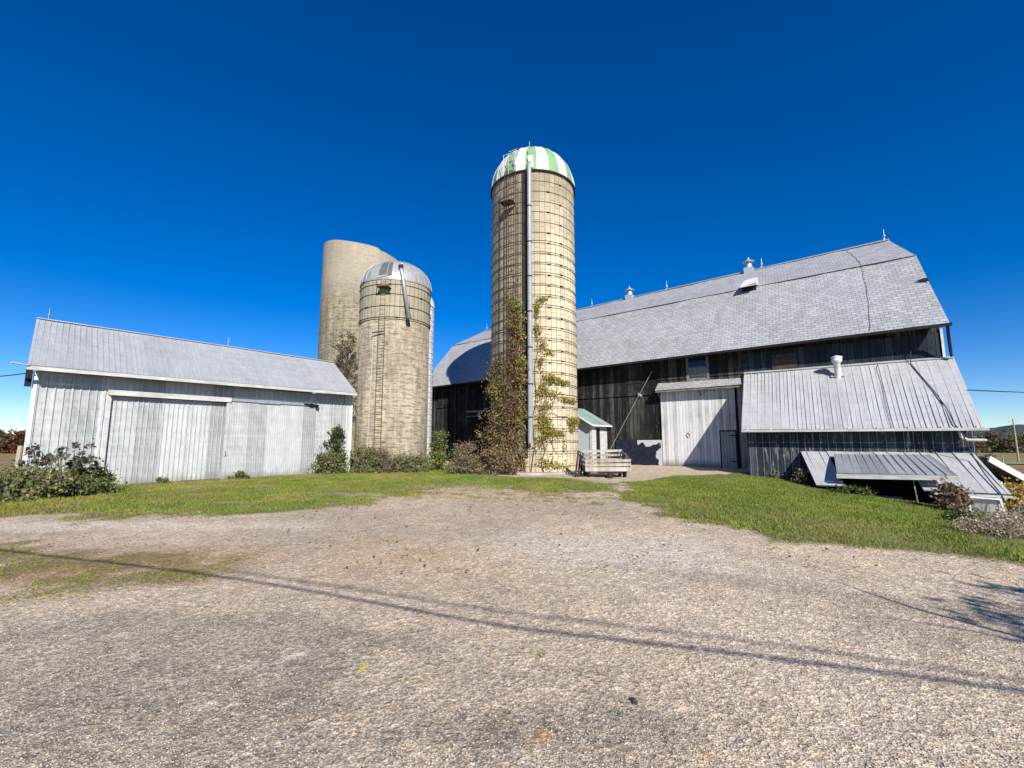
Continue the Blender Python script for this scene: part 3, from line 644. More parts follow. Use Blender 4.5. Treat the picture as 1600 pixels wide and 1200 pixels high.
# window with an open dark upper half
wf = None
m = MB()
m.box(1.50,1.62,-.06,.02,4.80,6.12); m.box(2.55,2.67,-.06,.02,4.80,6.12); m.box(1.62,2.55,-.06,.02,4.80,4.92); m.box(1.62,2.55,-.05,.02,5.52,5.58); m.box(2.065,2.105,-.045,.02,4.92,5.52)
wf = m.build('window', M['trim_wood'], barn)
m = MB(); m.box(1.62,2.55,-.02,-.004,4.92,5.52); m.build('lower_pane', M['glass_grey'], wf)
m = MB(); m.box(1.62,2.55,-.016,-.004,5.58,6.05); m.build('upper_pane', M['glass_dark'], wf)
m = MB(); m.box(5.68,6.64,-.09,-.046,4.92,5.75)
for x0, x1, z0, z1 in ((5.64,5.70,4.88,5.8),(6.62,6.68,4.88,5.8),(5.70,6.62,5.72,5.8),(5.70,6.62,4.88,4.95)): m.box(x0,x1,-.10,-.046,z0,z1)
m.build('hatch', M['brownpanel'], barn)
# big doors
m = MB(); m.box(.02,2.40,-.10,-.04,.18,4.36); dl = m.build('barn_door', M['whitewood'], barn); dl['label'] = 'left weathered white door leaf'
m = MB(); m.tube([(1.35,-.12,1.88),(1.45,-.14,2.02),(1.55,-.12,1.88),(1.45,-.12,1.74),(1.35,-.12,1.88)], .014, 5); m.build('latch_ring', M['rust'], dl)
m = MB(); m.box(2.40,3.86,-.085,-.03,.18,4.36); dr = m.build('barn_door', M['whitewood'], barn); dr['label'] = 'right weathered white door leaf with a small door cut in it'
m = MB(); m.box(3.08,3.82,-.105,-.088,.2,2.05); sd_ = m.build('wicket_door', M['smalldoor'], dr)
m = MB()
for x0, x1, z0, z1 in ((3.03,3.09,.2,2.12),(3.80,3.86,.2,2.12),(3.09,3.80,2.05,2.12)): m.box(x0,x1,-.115,-.087,z0,z1)
m.box(3.5,3.78,-.12,-.104,1.82,1.87); m.box(3.5,3.78,-.12,-.104,.5,.55); m.build('door_frame', M['black'], sd_)
m = MB(); m.box(3.98,4.70,-.08,-.003,.05,4.36); m.build('side_panel', M['greywood'], barn)['label'] = 'narrow grey board panel right of the white doors'
m = MB(); m.bar((-.1,-.12,.12),(4.5,-.12,.10),.16,.10); m.build('door_sill', M['slabc'], barn)
# canopy over the doors
m = MB()
m.slab((-.12,-.58,4.36),(4.42,-.58,4.40),(4.32,-.02,4.80),(-.10,-.02,4.83),.05,24,2,0,.02,1)
cn = m.build('canopy', [M['roof'], M['trim_wood']], barn)
m = MB(); m.box(-.1,4.36,-.56,-.50,4.26,4.33); m.build('canopy_board', M['trim_wood'], cn)
for s in (0.,2.2,4.25): m = MB(); m.bar((s,-.5,4.32),(s,-.04,3.95),.05,.05); m.build('bracket', M['trim_wood'], cn)
m = MB(); m.hexa([(-2.85,-.09,.12),(-.02,-.09,.12),(-.02,-.003,.12),(-2.85,-.003,.12),(-2.78,-.09,1.60),(-.02,-.09,1.62),(-.02,-.003,1.62),(-2.78,-.003,1.60)]); m.build('foundation_panel', M['blackpatch'], barn)['label'] = 'black tarred lower wall with a peeled white patch'
# left stretch of the front wall between the silos: dark sliding doors and pale ledge
m = MB(); m.box(-14.3,-9.9,-.06,-.003,.1,3.7); m.build('dark_door', M['darkwood'], barn)
m = MB(); m.box(-15.2,-9.6,-.12,-.061,3.72,3.86); m.box(-15.2,-9.7,-.09,-.061,3.4,3.46); m.build('door_track', M['greywood'], barn)
m = MB()
for i in range(3):
    z = .0; x = -16.2-.0*i
m.box(-18.4,-15.4,-.05,-.003,4.45,5.9); m.build('wall_patch', M['darkwood'], barn)

# ------------------------------------------------------------ ribbed sheet helper (local frame): ribs as raised strips
def ribs(m, p0, p1, p3, p2, step, w_=.03, h_=.02, start=.1, mi=0, every=None):
    """p0-p1 bottom edge, p3-p2 top edge"""
    p0, p1, p2, p3 = map(Vector, (p0, p1, p2, p3)); W = (p1-p0).length; n = (p1-p0).cross(p3-p0).normalized()
    x = start; i = 0
    while x < W-.02:
        t = x/W; a = p0.lerp(p1, t)+n*(h_*.5); b = p3.lerp(p2, t)+n*(h_*.5); k = 1.
        if every and i % every == 0: k = 1.8
        m.bar(a, b, w_*k, h_, mi, up=n); x += step; i += 1

# ------------------------------------------------------------ LEAN-TO on the barn's right
lean = empty('lean_to', (8.48, 25.5, 0), BA)
tag(lean, 'lean-to shed with pale ribbed metal roof against the right of the barn', 'lean-to')
LT0, LT1, LT2, LT3 = (4.74,-3.5,2.06), (12.18,-3.5,2.04), (12.10,-.11,4.92), (4.36,-.11,4.97)
m = MB(); m.slab(LT0, LT1, LT2, LT3, .05, 30, 6, 0, .018, 1)
ribs(m, LT0, LT1, LT3, LT2, .30, .03, .018, .04, 0); ribs(m, LT0, LT1, LT3, LT2, .30, .014, .008, .19, 0)
lr = m.build('roof', [M['lean_roof'], M['trim_wood']], lean)
m = MB(); m.bar((4.36,-.13,5.01),(12.1,-.13,4.96),.14,.02,up=(0,-.6,.8)); m.build('roof_flashing', M['galv_roof'], lr)
m = MB(); m.hexa([(4.86,-3.03,-1.4),(12.0,-3.03,-1.4),(12.0,-2.93,-1.4),(4.86,-2.93,-1.4),(4.86,-3.03,2.34),(12.0,-3.03,2.34),(12.0,-2.93,2.4),(4.86,-2.93,2.4)]); m.build('front_wall', M['bluewood_low'], lean)
for x in (4.86, 11.9):
    m = MB(); P = [(-.1,-1.4),(-2.92,-1.4),(-2.92,2.40),(-.1,4.85)]
    m.face([(x,*p) for p in P]); m.face([(x+.1,*p) for p in P[::-1]])
    for a_, b_ in zip(P, P[1:]+P[:1]): m.face([(x,*a_),(x,*b_),(x+.1,*b_),(x+.1,*a_)])
    m.build('side_wall', M['bluewood'], lean)
m = MB(); m.bar((4.76,-3.56,2.0),(12.3,-3.56,1.98),.10,.10); m.build('gutter', M['fascia'], lean)
for i in range(9): s = 5.0+i*.88; m = MB(); m.box(s-.02,s+.02,-3.53,-3.42,2.02,2.10); m.build('gutter_strap', M['white'], lean)
m = MB(); m.tube([(11.6,-3.5,1.93),(11.62,-3.45,1.72),(11.78,-3.35,1.62),(12.25,-3.3,1.60)], .05, 8); m.build('downspout', M['fascia'], lean)
vp = MB(); s, k = 8.26, -.75; z0 = 4.25
vp.lathe([(.13,z0),(.13,5.02),(.15,5.03),(.2,5.12),(.21,5.20),(.17,5.22),(.22,5.27),(.22,5.31),(0,5.38)], 16, (s,k)); vp.build('vent_pipe', M['white'], lean, True)
m = MB(); m.bar((8.0,-.72,4.50),(8.5,-.72,4.50),.3,.02,up=(0,-.65,.76)); m.build('vent_flashing', M['galv_roof'], lean)

# ------------------------------------------------------------ LOW SHED at the foot of the lean-to
low = empty('low_shed', (8.48, 25.5, 0), BA)
tag(low, 'low sunken shed with patched metal roof in front of the lean-to wall', 'shed')
def lowz(k, s=9): return 1.08+(k+3.21)*.58
A0, A1, A2, A3 = (7.45,-5.2,-.03), (12.34,-5.2,-.02), (11.93,-3.04,1.17), (6.84,-3.04,1.15)
def LP(u, v):   # point on low roof plane
    a_ = Vector(A0).lerp(Vector(A1), u); b_ = Vector(A3).lerp(Vector(A2), u); return a_.lerp(b_, v)
m = MB()
for (ua, ub, va) in ((0, .175, 0.), (.175, .60, .80), (.60, 1., 0.)):
    m.slab(LP(ua,va), LP(ub,va), LP(ub,1), LP(ua,1), .05, 8, 3, 0, .022, 1)
    ribs(m, LP(ua,va), LP(ub,va), LP(ua,1), LP(ub,1), .42, .022, .02, .2)
m.build('roof', [M['lean_roof'], M['trim_wood']], low)
W0, W1, W2, W3 = (8.10,-5.25,.42), (11.22,-5.25,.50), (10.75,-3.5,1.10), (7.98,-3.5,1.07)
m = MB(); m.slab(W0, W1, W2, W3, .04, 12, 3, 0, .022, 1); ribs(m, W0, W1, W3, W2, .235, .02, .02, .05)
aw = m.build('awning', [M['awn_roof'], M['trim_wood']], low)
m = MB(); m.bar((8.08,-5.28,.33),(11.24,-5.28,.41),.035,.15); m.build('fascia', M['fascia'], aw)
m = MB(); m.bar((10.15,-5.1,.3),(10.22,-5.0,-.55),.035,.035); m.build('prop', M['greywood'], aw)
m = MB(); m.box(7.45,12.1,-3.35,-3.22,-1.6,.95); m.build('back_wall', M['black'], low)
m = MB(); m.hexa([(8.08,-5.1,-1.3),(8.13,-5.1,-1.3),(8.13,-3.4,-1.3),(8.08,-3.4,-1.3),(8.08,-5.1,.36),(8.13,-5.1,.36),(8.13,-3.4,.98),(8.08,-3.4,.98)]); m.build('cheek_wall', M['whitewood'], low)
m = MB(); m.hexa([(12.05,-5.1,-1.3),(12.13,-5.1,-1.3),(12.13,-3.4,-1.3),(12.05,-3.4,-1.3),(12.05,-5.1,-.12),(12.13,-5.1,-.12),(12.0,-3.4,.9),(11.92,-3.4,.9)]); m.build('end_wall', M['white'], low)
m = MB(); m.box(11.0,12.04,-5.08,-5.0,-1.1,-.10); m.build('front_board', M['greywood'], low)
m = MB(); m.box(9.4,10.9,-5.3,-4.9,-.95,-.52); m.box(9.0,9.85,-4.6,-4.2,-1.3,-.35); m.build('concrete_block', M['slabc'], low)
m = MB(); m.bar((10.75,-5.24,.06),(11.45,-5.32,-.22),.03,.03); m.bar((10.6,-5.26,-.1),(12.35,-5.26,-.09),.05,.07); m.build('edge_board', M['fascia'], low)

# white framed window sash leaning at the front right
sash = empty('window_sash', (8.48, 25.5, 0), BA); tag(sash, 'old white window sash leaning below the low shed roof', 'window')
q0, q1, q2, q3 = map(Vector, ((11.37,-5.62,-.72),(12.12,-5.62,-.80),(12.05,-5.42,-.17),(11.36,-5.42,-.14)))
m = MB()
for a_, b_ in ((q0,q1),(q1,q2),(q2,q3),(q3,q0)): m.bar(a_, b_, .05, .07, up=(0,-1,.3))
m.build('sash_frame', M['white'], sash); m = MB(); m.face([q0,q1,q2,q3]); m.build('pane', M['pane'], sash)

# small building further right with a sloping white eave
ob = empty('outbuilding', (16.31, 15.6, 0), R(4)); tag(ob, 'small outbuilding with sloping white eave at the far right edge', 'outbuilding')
m = MB(); m.slab((-.1,-.1,1.06),(3.6,-.1,-.98),(3.6,3.2,-.98),(-.1,3.2,1.06),.06); m.build('roof', M['awn_roof'], ob)
m = MB(); m.bar((-.12,-.13,.98),(3.6,-.13,-1.06),.05,.20); m.build('fascia', M['white'], ob)
m = MB(); m.hexa([(.0,.6,-2.2),(3.4,.6,-2.2),(3.4,3.0,-2.2),(.0,3.0,-2.2),(.0,.6,.9),(3.4,.6,-1.0),(3.4,3.0,-1.0),(.0,3.0,.9)]); m.build('wall', M['black'], ob)
m = MB(); m.hexa([(.28,.0,-1.3),(.62,.0,-1.3),(.62,.1,-1.3),(.28,.1,-1.3),(-.05,.0,.10),(.42,.0,.20),(.42,.1,.20),(-.05,.1,.10)]); m.build('corner_post', M['white'], ob)

# ------------------------------------------------------------ METAL SHED on the left
shed = empty('metal_shed', (-13.89, 16.05, 0), math.atan2(.7895, .6138))
tag(shed, 'long low shed with pale ribbed metal siding and big sliding doors', 'shed')
def wallsheet(m, x0, x1, y, z0, z1, step, w_=.022, h_=.018, every=None, start=.06, nu=6):
    m.slab((x0,y,z0),(x1,y,z0),(x1,y,z1),(x0,y,z1),.04,nu,2,0,.006)
    ribs(m, (x0,y,z0),(x1,y,z0),(x0,y,z1),(x1,y,z1), step, w_, h_, start, 0, every)
m = MB(); wallsheet(m, -2.25,-.42,0,-.1,3.82,.205,.03,.028,4,nu=4); wallsheet(m, -.42,7.2,0,3.28,3.85,.205,.03,.028,4,nu=8); wallsheet(m, 7.2,9.1,0,-.1,3.88,.205,.03,.028,4,nu=4)
m.build('front_wall', M['shed_wall'], shed)
m = MB(); m.box(-.42,7.2,.14,.2,-.1,3.28); m.build('inner_wall', M['black'], shed)
for x in (-2.25, 9.04):
    m = MB(); k_ = .26; m.face([(x,.05,-.1),(x+4.9*k_,4.95,-.1),(x+4.9*k_,4.95,3.8),(x+2.45*k_,2.5,5.6),(x,.05,3.8)]); m.face([(x+.05,.05,-.1),(x+.05,.05,3.8),(x+.05+2.45*k_,2.5,5.6),(x+.05+4.9*k_,4.95,3.8),(x+.05+4.9*k_,4.95,-.1)]); m.face([(x,.0,-.1),(x+.05,0,-.1),(x+.05,0,3.8),(x,0,3.8)]) if False else None
    m.build('end_wall', M['shed_wall'], shed)
m = MB(); m.box(-.95,10.3,4.95,5.0,-.1,3.8); m.build('rear_wall', M['shed_wall'], shed)
for q_ in ((-2.31,-2.20,-.05,.04,-.1,3.8),(9.06,9.14,-.04,.04,-.1,3.86)): m = MB(); m.box(*q_); m.build('corner_trim', M['white'], shed)
m = MB(); wallsheet(m, -.42,3.35,.07,.06,3.16,.155,.026,.026,5,.05,8)
d1_ = m.build('sliding_door', M['shed_wall'], shed); d1_['label'] = 'left recessed sliding door of wide ribbed sheets'
m = MB(); m.bar((-.42,.05,.03),(3.3,.05,.02),.05,.05); m.build('bottom_rail', M['trim_wood'], d1_)
m = MB(); wallsheet(m, 3.32,7.14,-.10,.04,3.19,.095,.018,.016,8,.05,8); m.box(3.26,3.40,-.125,-.05,.02,3.14)
d2_ = m.build('sliding_door', M['shed_wall'], shed); d2_['label'] = 'right sliding door of fine ribbed sheets'
m = MB(); m.tube([(3.33,-.14,.95),(3.33,-.17,.98),(3.33,-.17,1.12),(3.33,-.14,1.15)], .012, 5); m.build('door_handle', M['blackmetal'], d2_)
m = MB(); m.box(-.48,3.42,-.14,-.02,3.20,3.36); m.box(-.46,3.40,-.17,-.141,3.17,3.23); m.build('door_track', M['fascia'], shed)
m = MB(); m.box(3.44,7.15,-.15,-.02,3.22,3.34); m.box(4.5,5.4,-.165,-.151,3.20,3.36); m.build('door_track', M['galv'], shed)
m = MB(); m.bar((6.5,-.19,3.30),(7.2,-.19,3.27),.06,.06); m.box(6.75,6.95,-.22,-.17,3.2,3.33); m.box(7.05,7.2,-.2,-.16,3.12,3.3); m.build('track_roller', M['blackmetal'], shed)
for q_ in ((-.47,-.36,-.04,.03,0,3.2),(7.16,7.24,-.05,.03,0,3.35)): m = MB(); m.box(*q_); m.build('door_jamb', M['fascia'], shed)
SE0, SE1, SR1, SR0 = (-2.52,-.6,3.91), (8.97,-.6,3.99), (9.45,2.5,5.95), (-2.2,2.5,5.97)
m = MB(); m.slab(SE0, SE1, SR1, SR0, .05, 40, 6, 0, .012, 1); ribs(m, SE0, SE1, SR0, SR1, .155, .02, .014, .06, 0, 5)
mb = lambda p: (p[0]+(.95 if p[0] < 0 and p[1] < 0 else (.6 if p[1] < 0 else 0)), 5.0-p[1], p[2]); m.slab(mb(SE1), mb(SE0), mb(SR0), mb(SR1), .05, 10, 2, 0, .01, 1)
sr = m.build('roof', [M['shed_roof'], M['trim_wood']], shed)
m = MB(); m.bar((-2.2,2.5,6.0),(9.45,2.5,5.98),.14,.03); m.build('ridge_cap', M['galv_roof'], sr)
m = MB(); m.bar((-2.53,-.62,3.83),(8.97,-.62,3.91),.04,.12,up=(0,0,1)); m.build('fascia', M['fascia'], shed)
m = MB(); m.box(-2.48,-2.34,-.12,.10,3.3,3.86); m.build('rake_board', M['black'], shed); m = MB(); m.bar((-2.5,-.62,3.90),(-2.86,-.72,3.93),.12,.03); m.build('wire_arm', M['fascia'], shed)
for s in (-1.9, 4.05):
    m = MB(); m.tube([(s,2.5,5.95),(s,2.5,6.42)], .010, 6); m.lathe([(0,6.12),(.03,6.15),(.035,6.18),(0,6.23)], 8, (s,2.5)); m.build('lightning_rod', M['galv'], sr)
m = MB(); m.box(-2.2,9.05,-.06,.04,-.25,-.02); m.bar((-.3,-.22,-.02),(3.3,-.18,-.01),.25,.07); m.build('foundation', M['slabc'], shed)

# ------------------------------------------------------------ TALL STAVE SILO
tall = empty('silo', (1.18, 24.08, 0)); tag(tall, 'tall cream silo with green and white striped dome', 'silo')
r = 2.31; FR = -PI/2
def cyl(dx, rr): return -math.sqrt(max(0, rr*rr-dx*dx))     # front y at offset dx
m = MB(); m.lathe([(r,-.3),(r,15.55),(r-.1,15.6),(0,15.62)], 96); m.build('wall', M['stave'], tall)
m = MB(); prof = [(r+.06,15.50)]+[((r+.06)*math.cos(t), 15.55+2.4*math.sin(t)) for t in np.linspace(0, PI/2, 13)]
prof[-1] = (.02, prof[-1][1]); m.lathe(prof, 72, (0,0), a0=R(2.5), a1=R(362.5), mf=lambda k: (k//3) % 2)
dome = m.build('dome', [M['domewhite'], M['domegreen']], tall)
m = MB()
for k in range(24):
    a = R(2.5)+2*PI*k/24; m.tube([((x+.01)*math.cos(a), (x+.01)*math.sin(a), z+.005) for x, z in prof[1:]], .014, 4, cap=False)
m.build('dome_seam', M['domewhite'], dome)
m = MB(); m.lathe([(r+.07,15.46),(r+.10,15.46),(r+.10,15.54),(r+.07,15.54)], 72); m.build('dome_rim', M['rust_dark'], dome)
zs = [.35,.95,1.5]+[2.05+.56*i for i in range(24)]
hoopz = []
for i, z in enumerate(zs):
    hoopz.append(z)
    if z < 11.6 and z > .9: hoopz.append(z+.10+.03*math.sin(i*2.3))
hoopz = [z for z in hoopz if z < 15.3]
m = MB(); m.tube([((r+.014)*math.cos(t), (r+.014)*math.sin(t), 0) for t in np.linspace(0, 2*PI, 73)], .010, 5, cap=False)
hoop = m.build('hoop', M['rust_dark'], tall)
for i, z in enumerate(hoopz):
    h = hoop if i == 0 else hoop.copy()
    if i: COL.objects.link(h)
    h.parent = tall; h.location = (0, 0, z)
    a = FR+(.30 if i % 2 else .62); cx, cy = (r+.03)*math.cos(a), (r+.03)*math.sin(a); dx_, dy_ = -math.sin(a)*.07, math.cos(a)*.07
    m = MB(); m.bar((cx-dx_, cy-dy_, 0),(cx+dx_, cy+dy_, 0),.04,.04); m.build('hoop_lug', M['rust_dark'], h)
# filler pipe, door column, ladder with cage
px_, py_ = -.30, cyl(-.30, r)-.27
m = MB(); m.tube([(px_,py_,1.45),(px_,py_,15.55),(px_+.02,py_+.12,15.85),(px_+.05,py_+.55,16.25)], .115, 12)
pipe = m.build('filler_pipe', M['galv'], tall, True)
m = MB(); m.tube([(px_+.03,py_+.2,15.9),(px_+.03,py_+.2,17.1)], .02, 6); m.box(px_-.05,px_+.2,py_+.1,py_+.6,15.6,16.25); m.build('pipe_elbow', M['galv'], pipe)
for z in (2.7, 4.3, 6.1, 7.9, 9.7, 11.5, 13.4):
    m = MB(); m.lathe([(.117,z-.025),(.135,z-.025),(.135,z+.025),(.117,z+.025)], 12, (px_,py_)); m.bar((px_,py_+.12,z),(px_-.02,cyl(px_,r),z),.03,.03); m.build('pipe_band', M['rust_dark'], pipe)
cx = -.56; a = math.atan2(cyl(cx, r), cx)
m = MB()
for i in range(26):
    z = .75+i*.565; M4 = Matrix.Translation(Vector((r*math.cos(a), r*math.sin(a), z))) @ Matrix.Rotation(a+PI/2, 4, 'Z'); m.box(-.12,.15,-.03,.08,.0,.54, M=M4)
m.build('door_column', M['rust_dark'], tall)
cx = -1.08; a = math.atan2(cyl(cx, r), cx); ux, uy = math.cos(a), math.sin(a); tx, ty = -uy, ux
def LC(t, o, z): return ((r+o)*ux+t*tx, (r+o)*uy+t*ty, z)
m = MB()
for sgn in (-.2, .2): m.tube([LC(sgn,.2,1.2), LC(sgn,.2,16.3), LC(sgn,-.2,16.9)], .017, 5)
for i in range(50): m.tube([LC(-.2,.2,1.4+i*.3), LC(.2,.2,1.4+i*.3)], .011, 4)
for i in range(9): m.tube([LC(-.2,.2,1.6+i*1.7), LC(-.2,0,1.6+i*1.7)], .012, 4); m.tube([LC(.2,.2,1.6+i*1.7), LC(.2,0,1.6+i*1.7)], .012, 4)
m.build('ladder', M['rust'], tall)
m = MB()
for i in range(31):
    z = 2.6+i*.42; m.tube([LC(.36*math.cos(t), .2+.55*math.sin(t), z) for t in np.linspace(-.1, PI+.1, 10)], .010, 4)
for t in (.0, .5, 1.05, 1.57, 2.1, 2.65, PI): m.tube([LC(.36*math.cos(t), .2+.55*math.sin(t), 2.6), LC(.36*math.cos(t), .2+.55*math.sin(t), 15.3)], .010, 4)
m.build('ladder_cage', M['rust'], tall)
m = MB(); m.box(-.45,.25,-.25,.25,-.02,.02, M=Matrix.Translation(Vector(LC(-.1,.35,13.75))) @ Matrix.Rotation(a+PI/2, 4, 'Z'))
for s_ in (-.4, .2): m.tube([LC(s_,.5,13.75), LC(s_,.0,13.2)], .02, 5)
m.build('platform', M['rust'], tall)
m = MB()
for s_ in (-.5,-.2,.25): m.tube([LC(s_,.25,15.4), LC(s_*.9,.30,16.5)], .014, 5)
for z in (15.9, 16.5): m.tube([LC(-.5,.28,z), LC(.25,.28,z)], .013, 5)
m.tube([LC(-.5,.2,15.5), LC(-.1,.1,16.5), LC(.25,.2,15.5)], .012, 5); m.tube([LC(.1,-.2,17.0), LC(-.35,-.1,16.9)], .012, 5); m.build('dome_railing', M['white'], tall)
m = MB(); m.lathe([(r+.55,-.1),(r+.45,.09),(r-.02,.10)], 48); m.build('footing', M['slabc'], tall)
m = MB()
for dx in (-1.6,-1.38,-1.25,-.9,-.78,-1.85,-.68): m.tube([(dx,cyl(dx,r)-.03,1.5+abs(dx)),(dx+.03,cyl(dx+.03,r)-.03,14.6)], .012, 4)
m.build('conduit', M['rust_dark'], tall)

# ------------------------------------------------------------ MIDDLE SILO
midS = empty('silo', (-6.62, 24.85, 0)); tag(midS, 'short tan concrete silo with grey metal dome and rusty ladder', 'silo')
r = 1.90
m = MB(); m.lathe([(r+.02,-.4),(r,7.95),(r-.1,7.96)], 72); m.build('wall', M['cast'], midS, True)
m = MB(); m.lathe([(r-.05,7.93),(r+.045,7.93),(r+.045,10.12),(0,10.15)], 72); m.build('upper_wall', M['stave2'], midS)['label'] = 'lighter stave band at the top held by hoops'
hp = None
for i, z in enumerate((8.02, 8.62, 9.28, 9.80, 10.1)):
    if hp is None:
        m = MB(); m.tube([((r+.06)*math.cos(t), (r+.06)*math.sin(t), 0) for t in np.linspace(0, 2*PI, 73)], .016, 5, cap=False)
        for k in range(5): a = FR+k*1.256+.3; m.bar(((r+.08)*math.cos(a)-.08*math.sin(a), (r+.08)*math.sin(a)+.08*math.cos(a), 0), ((r+.08)*math.cos(a)+.08*math.sin(a), (r+.08)*math.sin(a)-.08*math.cos(a), 0), .04, .04)
        h = hp = m.build('hoop', M['rust_dark'], midS)
    else: h = hp.copy(); COL.objects.link(h); h.parent = midS
    h.location = (0, 0, z); h.rotation_euler = (0, 0, i*.35)
prof = [(r+.08,10.06)]+[((r+.08)*math.cos(t), 10.12+1.55*math.sin(t)) for t in np.linspace(0, PI/2, 12)]; prof[-1] = (.02, prof[-1][1])
m = MB(); m.lathe(prof, 64, a0=.05, a1=.05+2*PI); dome = m.build('dome', M['domemetal'], midS, True)
m = MB()
for k in range(28):
    a = 2*PI*k/28; m.tube([((x+.015)*math.cos(a), (x+.015)*math.sin(a), z+.01) for x, z in prof[1:]], .018, 4, cap=False)
m.build('dome_rib', M['galv_roof'], dome)
def DP(a, t, o=.0): return ((r+.08+o)*math.cos(t)*math.cos(a), (r+.08+o)*math.cos(t)*math.sin(a), 10.12+(1.55+o)*math.sin(t))
m = MB()
for i in range(4):
    t0, t1 = .12+.16*i, .12+.16*(i+1); m.face([DP(FR-.22,t0,.035), DP(FR+.13,t0,.035), DP(FR+.13,t1,.035), DP(FR-.22,t1,.035)])
m.build('dome_hatch', M['hatchmetal'], dome)
m = MB(); p0 = Vector(DP(FR+.36, .42, .12)); p1 = Vector((1.02+.18, cyl(1.1, r)-.42, 8.15))
m.tube([p0+Vector((-.05,.35,.25)), p0, p0.lerp(p1,.15), p1], .10, 12); m.tube([p1, p1+Vector((.06,-.02,-.22))], .12, 10); m.build('blower_pipe', M['galv'], midS, True)
m = MB(); m.tube([p0.lerp(p1,.03), p0.lerp(p1,.0)+Vector((.0,.0,.1))], .13, 10); m.tube([p0.lerp(p1,.5)-Vector((0,0,0)), p0.lerp(p1,.5)+Vector((0,.4,0))], .02, 5); m.build('pipe_collar', M['rust_dark'], midS)
cx = -.15; a = math.atan2(cyl(cx, r), cx); ux, uy = math.cos(a), math.sin(a); tx, ty = -uy, ux
m = MB()
for sg in (-.17, .17): m.tube([LC(sg,.16,.7), LC(sg,.16,8.0)], .018, 5)
for i in range(24): m.tube([LC(-.17,.16,.9+i*.3), LC(.17,.16,.9+i*.3)], .012, 4)
for z in (1.5,3.2,5,6.6,7.9): m.tube([LC(-.17,.16,z),LC(-.2,0,z)],.014,4); m.tube([LC(.17,.16,z),LC(.35,.02,z)],.014,4)
m.tube([LC(-.5,.16,7.15),LC(.2,.16,7.22)],.035,6); m.build('ladder', M['rust'], midS)
m = MB()
for i in range(8): m.tube([LC(-.12,.02,8.2+i*.26), LC(-.12,.13,8.2+i*.26), LC(.12,.13,8.2+i*.26), LC(.12,.02,8.2+i*.26)], .012, 4)
m.build('step_iron', M['galv'], midS)
m = MB(); m.box(-.3,.3,-.0,.5,-.03,.03, M=Matrix.Translation(Vector(LC(.1,.5,9.55))) @ Matrix.Rotation(a+PI/2, 4, 'Z')); m.tube([LC(-.2,.45,9.55),LC(-.2,.0,9.2)],.02,5); m.tube([LC(.35,.45,9.55),LC(.35,.0,9.2)],.02,5)
m.tube([LC(-.2,.45,9.6),LC(-.25,.4,10.0),LC(.5,.3,10.2)],.014,5); m.build('platform', M['rust'], midS)
m = MB(); m.tube([(-.75,cyl(-.75,r)-.03,.6),(-.62,cyl(-.62,r)-.03,7.8)], .013, 5); m.build('conduit', M['fascia'], midS)

# ------------------------------------------------------------ BACK SILO, open topped
bk = empty('silo', (-10.70, 31.22, 0)); tag(bk, 'large roofless stained concrete silo behind the grey-domed silo', 'silo')
r = 2.77; m = MB(); m.lathe([(r,-1),(r,3),(r,6),(r,9),(r,12),(r,14.75),(r-.18,14.75),(r-.18,9),(r-.18,3)], 80)
nv = []
for (x, y, z) in m.v:
    if z > 14: z += -.165*x + .03*math.sin(math.atan2(y, x)*5)+(-.10 if x > 1.7 and y < 0 else 0)
    nv.append((x, y, z))
m.v = nv; m.build('wall', M['cast_back'], bk)
# ------------------------------------------------------------ WHITE SILO
wh = empty('silo', (-7.52, 32.17, 0)); tag(wh, 'slim white stave silo half hidden behind the grey-domed silo', 'silo')
r = 1.76; m = MB(); m.lathe([(r,-1),(r,11.3)], 64); m.build('wall', M['white_stave'], wh)
m = MB(); m.lathe([(r+.04,11.26)]+[((r+.04)*math.cos(t), 11.3+1.6*math.sin(t)) for t in np.linspace(0, 1.56, 10)], 48); m.build('dome', M['white'], wh, True)
hp = None
for i in range(26):
    if hp is None:
        m = MB(); m.tube([((r+.012)*math.cos(t), (r+.012)*math.sin(t), 0) for t in np.linspace(0, 2*PI, 49)], .014, 4, cap=False); h = hp = m.build('hoop', M['white'], wh)
    else: h = hp.copy(); COL.objects.link(h); h.parent = wh
    h.location = (0, 0, 1+i*.4)

# ------------------------------------------------------------ small milk house with green roof
gs = empty('milk_house', (8.48, 25.5, 0), BA); tag(gs, 'small pale shed with green metal roof behind the striped silo', 'shed')
m = MB()
m.slab((-3.12,-2.35,2.50),(-3.02,-.12,2.50),(-4.85,-.12,3.55),(-4.85,-2.35,3.55),.05,6,2); ribs(m,(-3.12,-2.35,2.50),(-3.02,-.12,2.50),(-4.85,-2.35,3.55),(-4.85,-.12,3.55),.33,.03,.03)
m.slab((-6.6,-.12,2.50),(-6.6,-2.35,2.50),(-4.85,-2.35,3.55),(-4.85,-.12,3.55),.05,6,2)
m.build('roof', M['green_roof'], gs)
m = MB(); m.bar((-3.10,-2.37,2.44),(-3.0,-.12,2.44),.04,.09); m.bar((-3.10,-2.38,2.44),(-4.85,-2.38,3.50),.04,.09); m.bar((-6.6,-2.38,2.44),(-4.85,-2.38,3.50),.04,.09); m.build('fascia', M['white'], gs)
m = MB(); P_ = [(-6.3,.1),(-3.38,.1),(-3.38,2.55),(-4.85,3.4),(-6.3,2.55)]
m.face([(x,-2.0,z) for x,z in P_]); m.face([(x,-1.92,z) for x,z in P_[::-1]]); m.box(-3.46,-3.38,-1.91,-.05,.1,2.5); m.build('wall', M['teal_wall'], gs)
m = MB(); m.box(-3.48,-3.33,-2.05,-1.55,.1,2.45); m.build('corner_post', M['fascia'], gs)
m = MB(); m.box(-3.375,-3.34,-1.0,-.12,.1,2.45); m.build('side_panel', M['fascia'], gs)
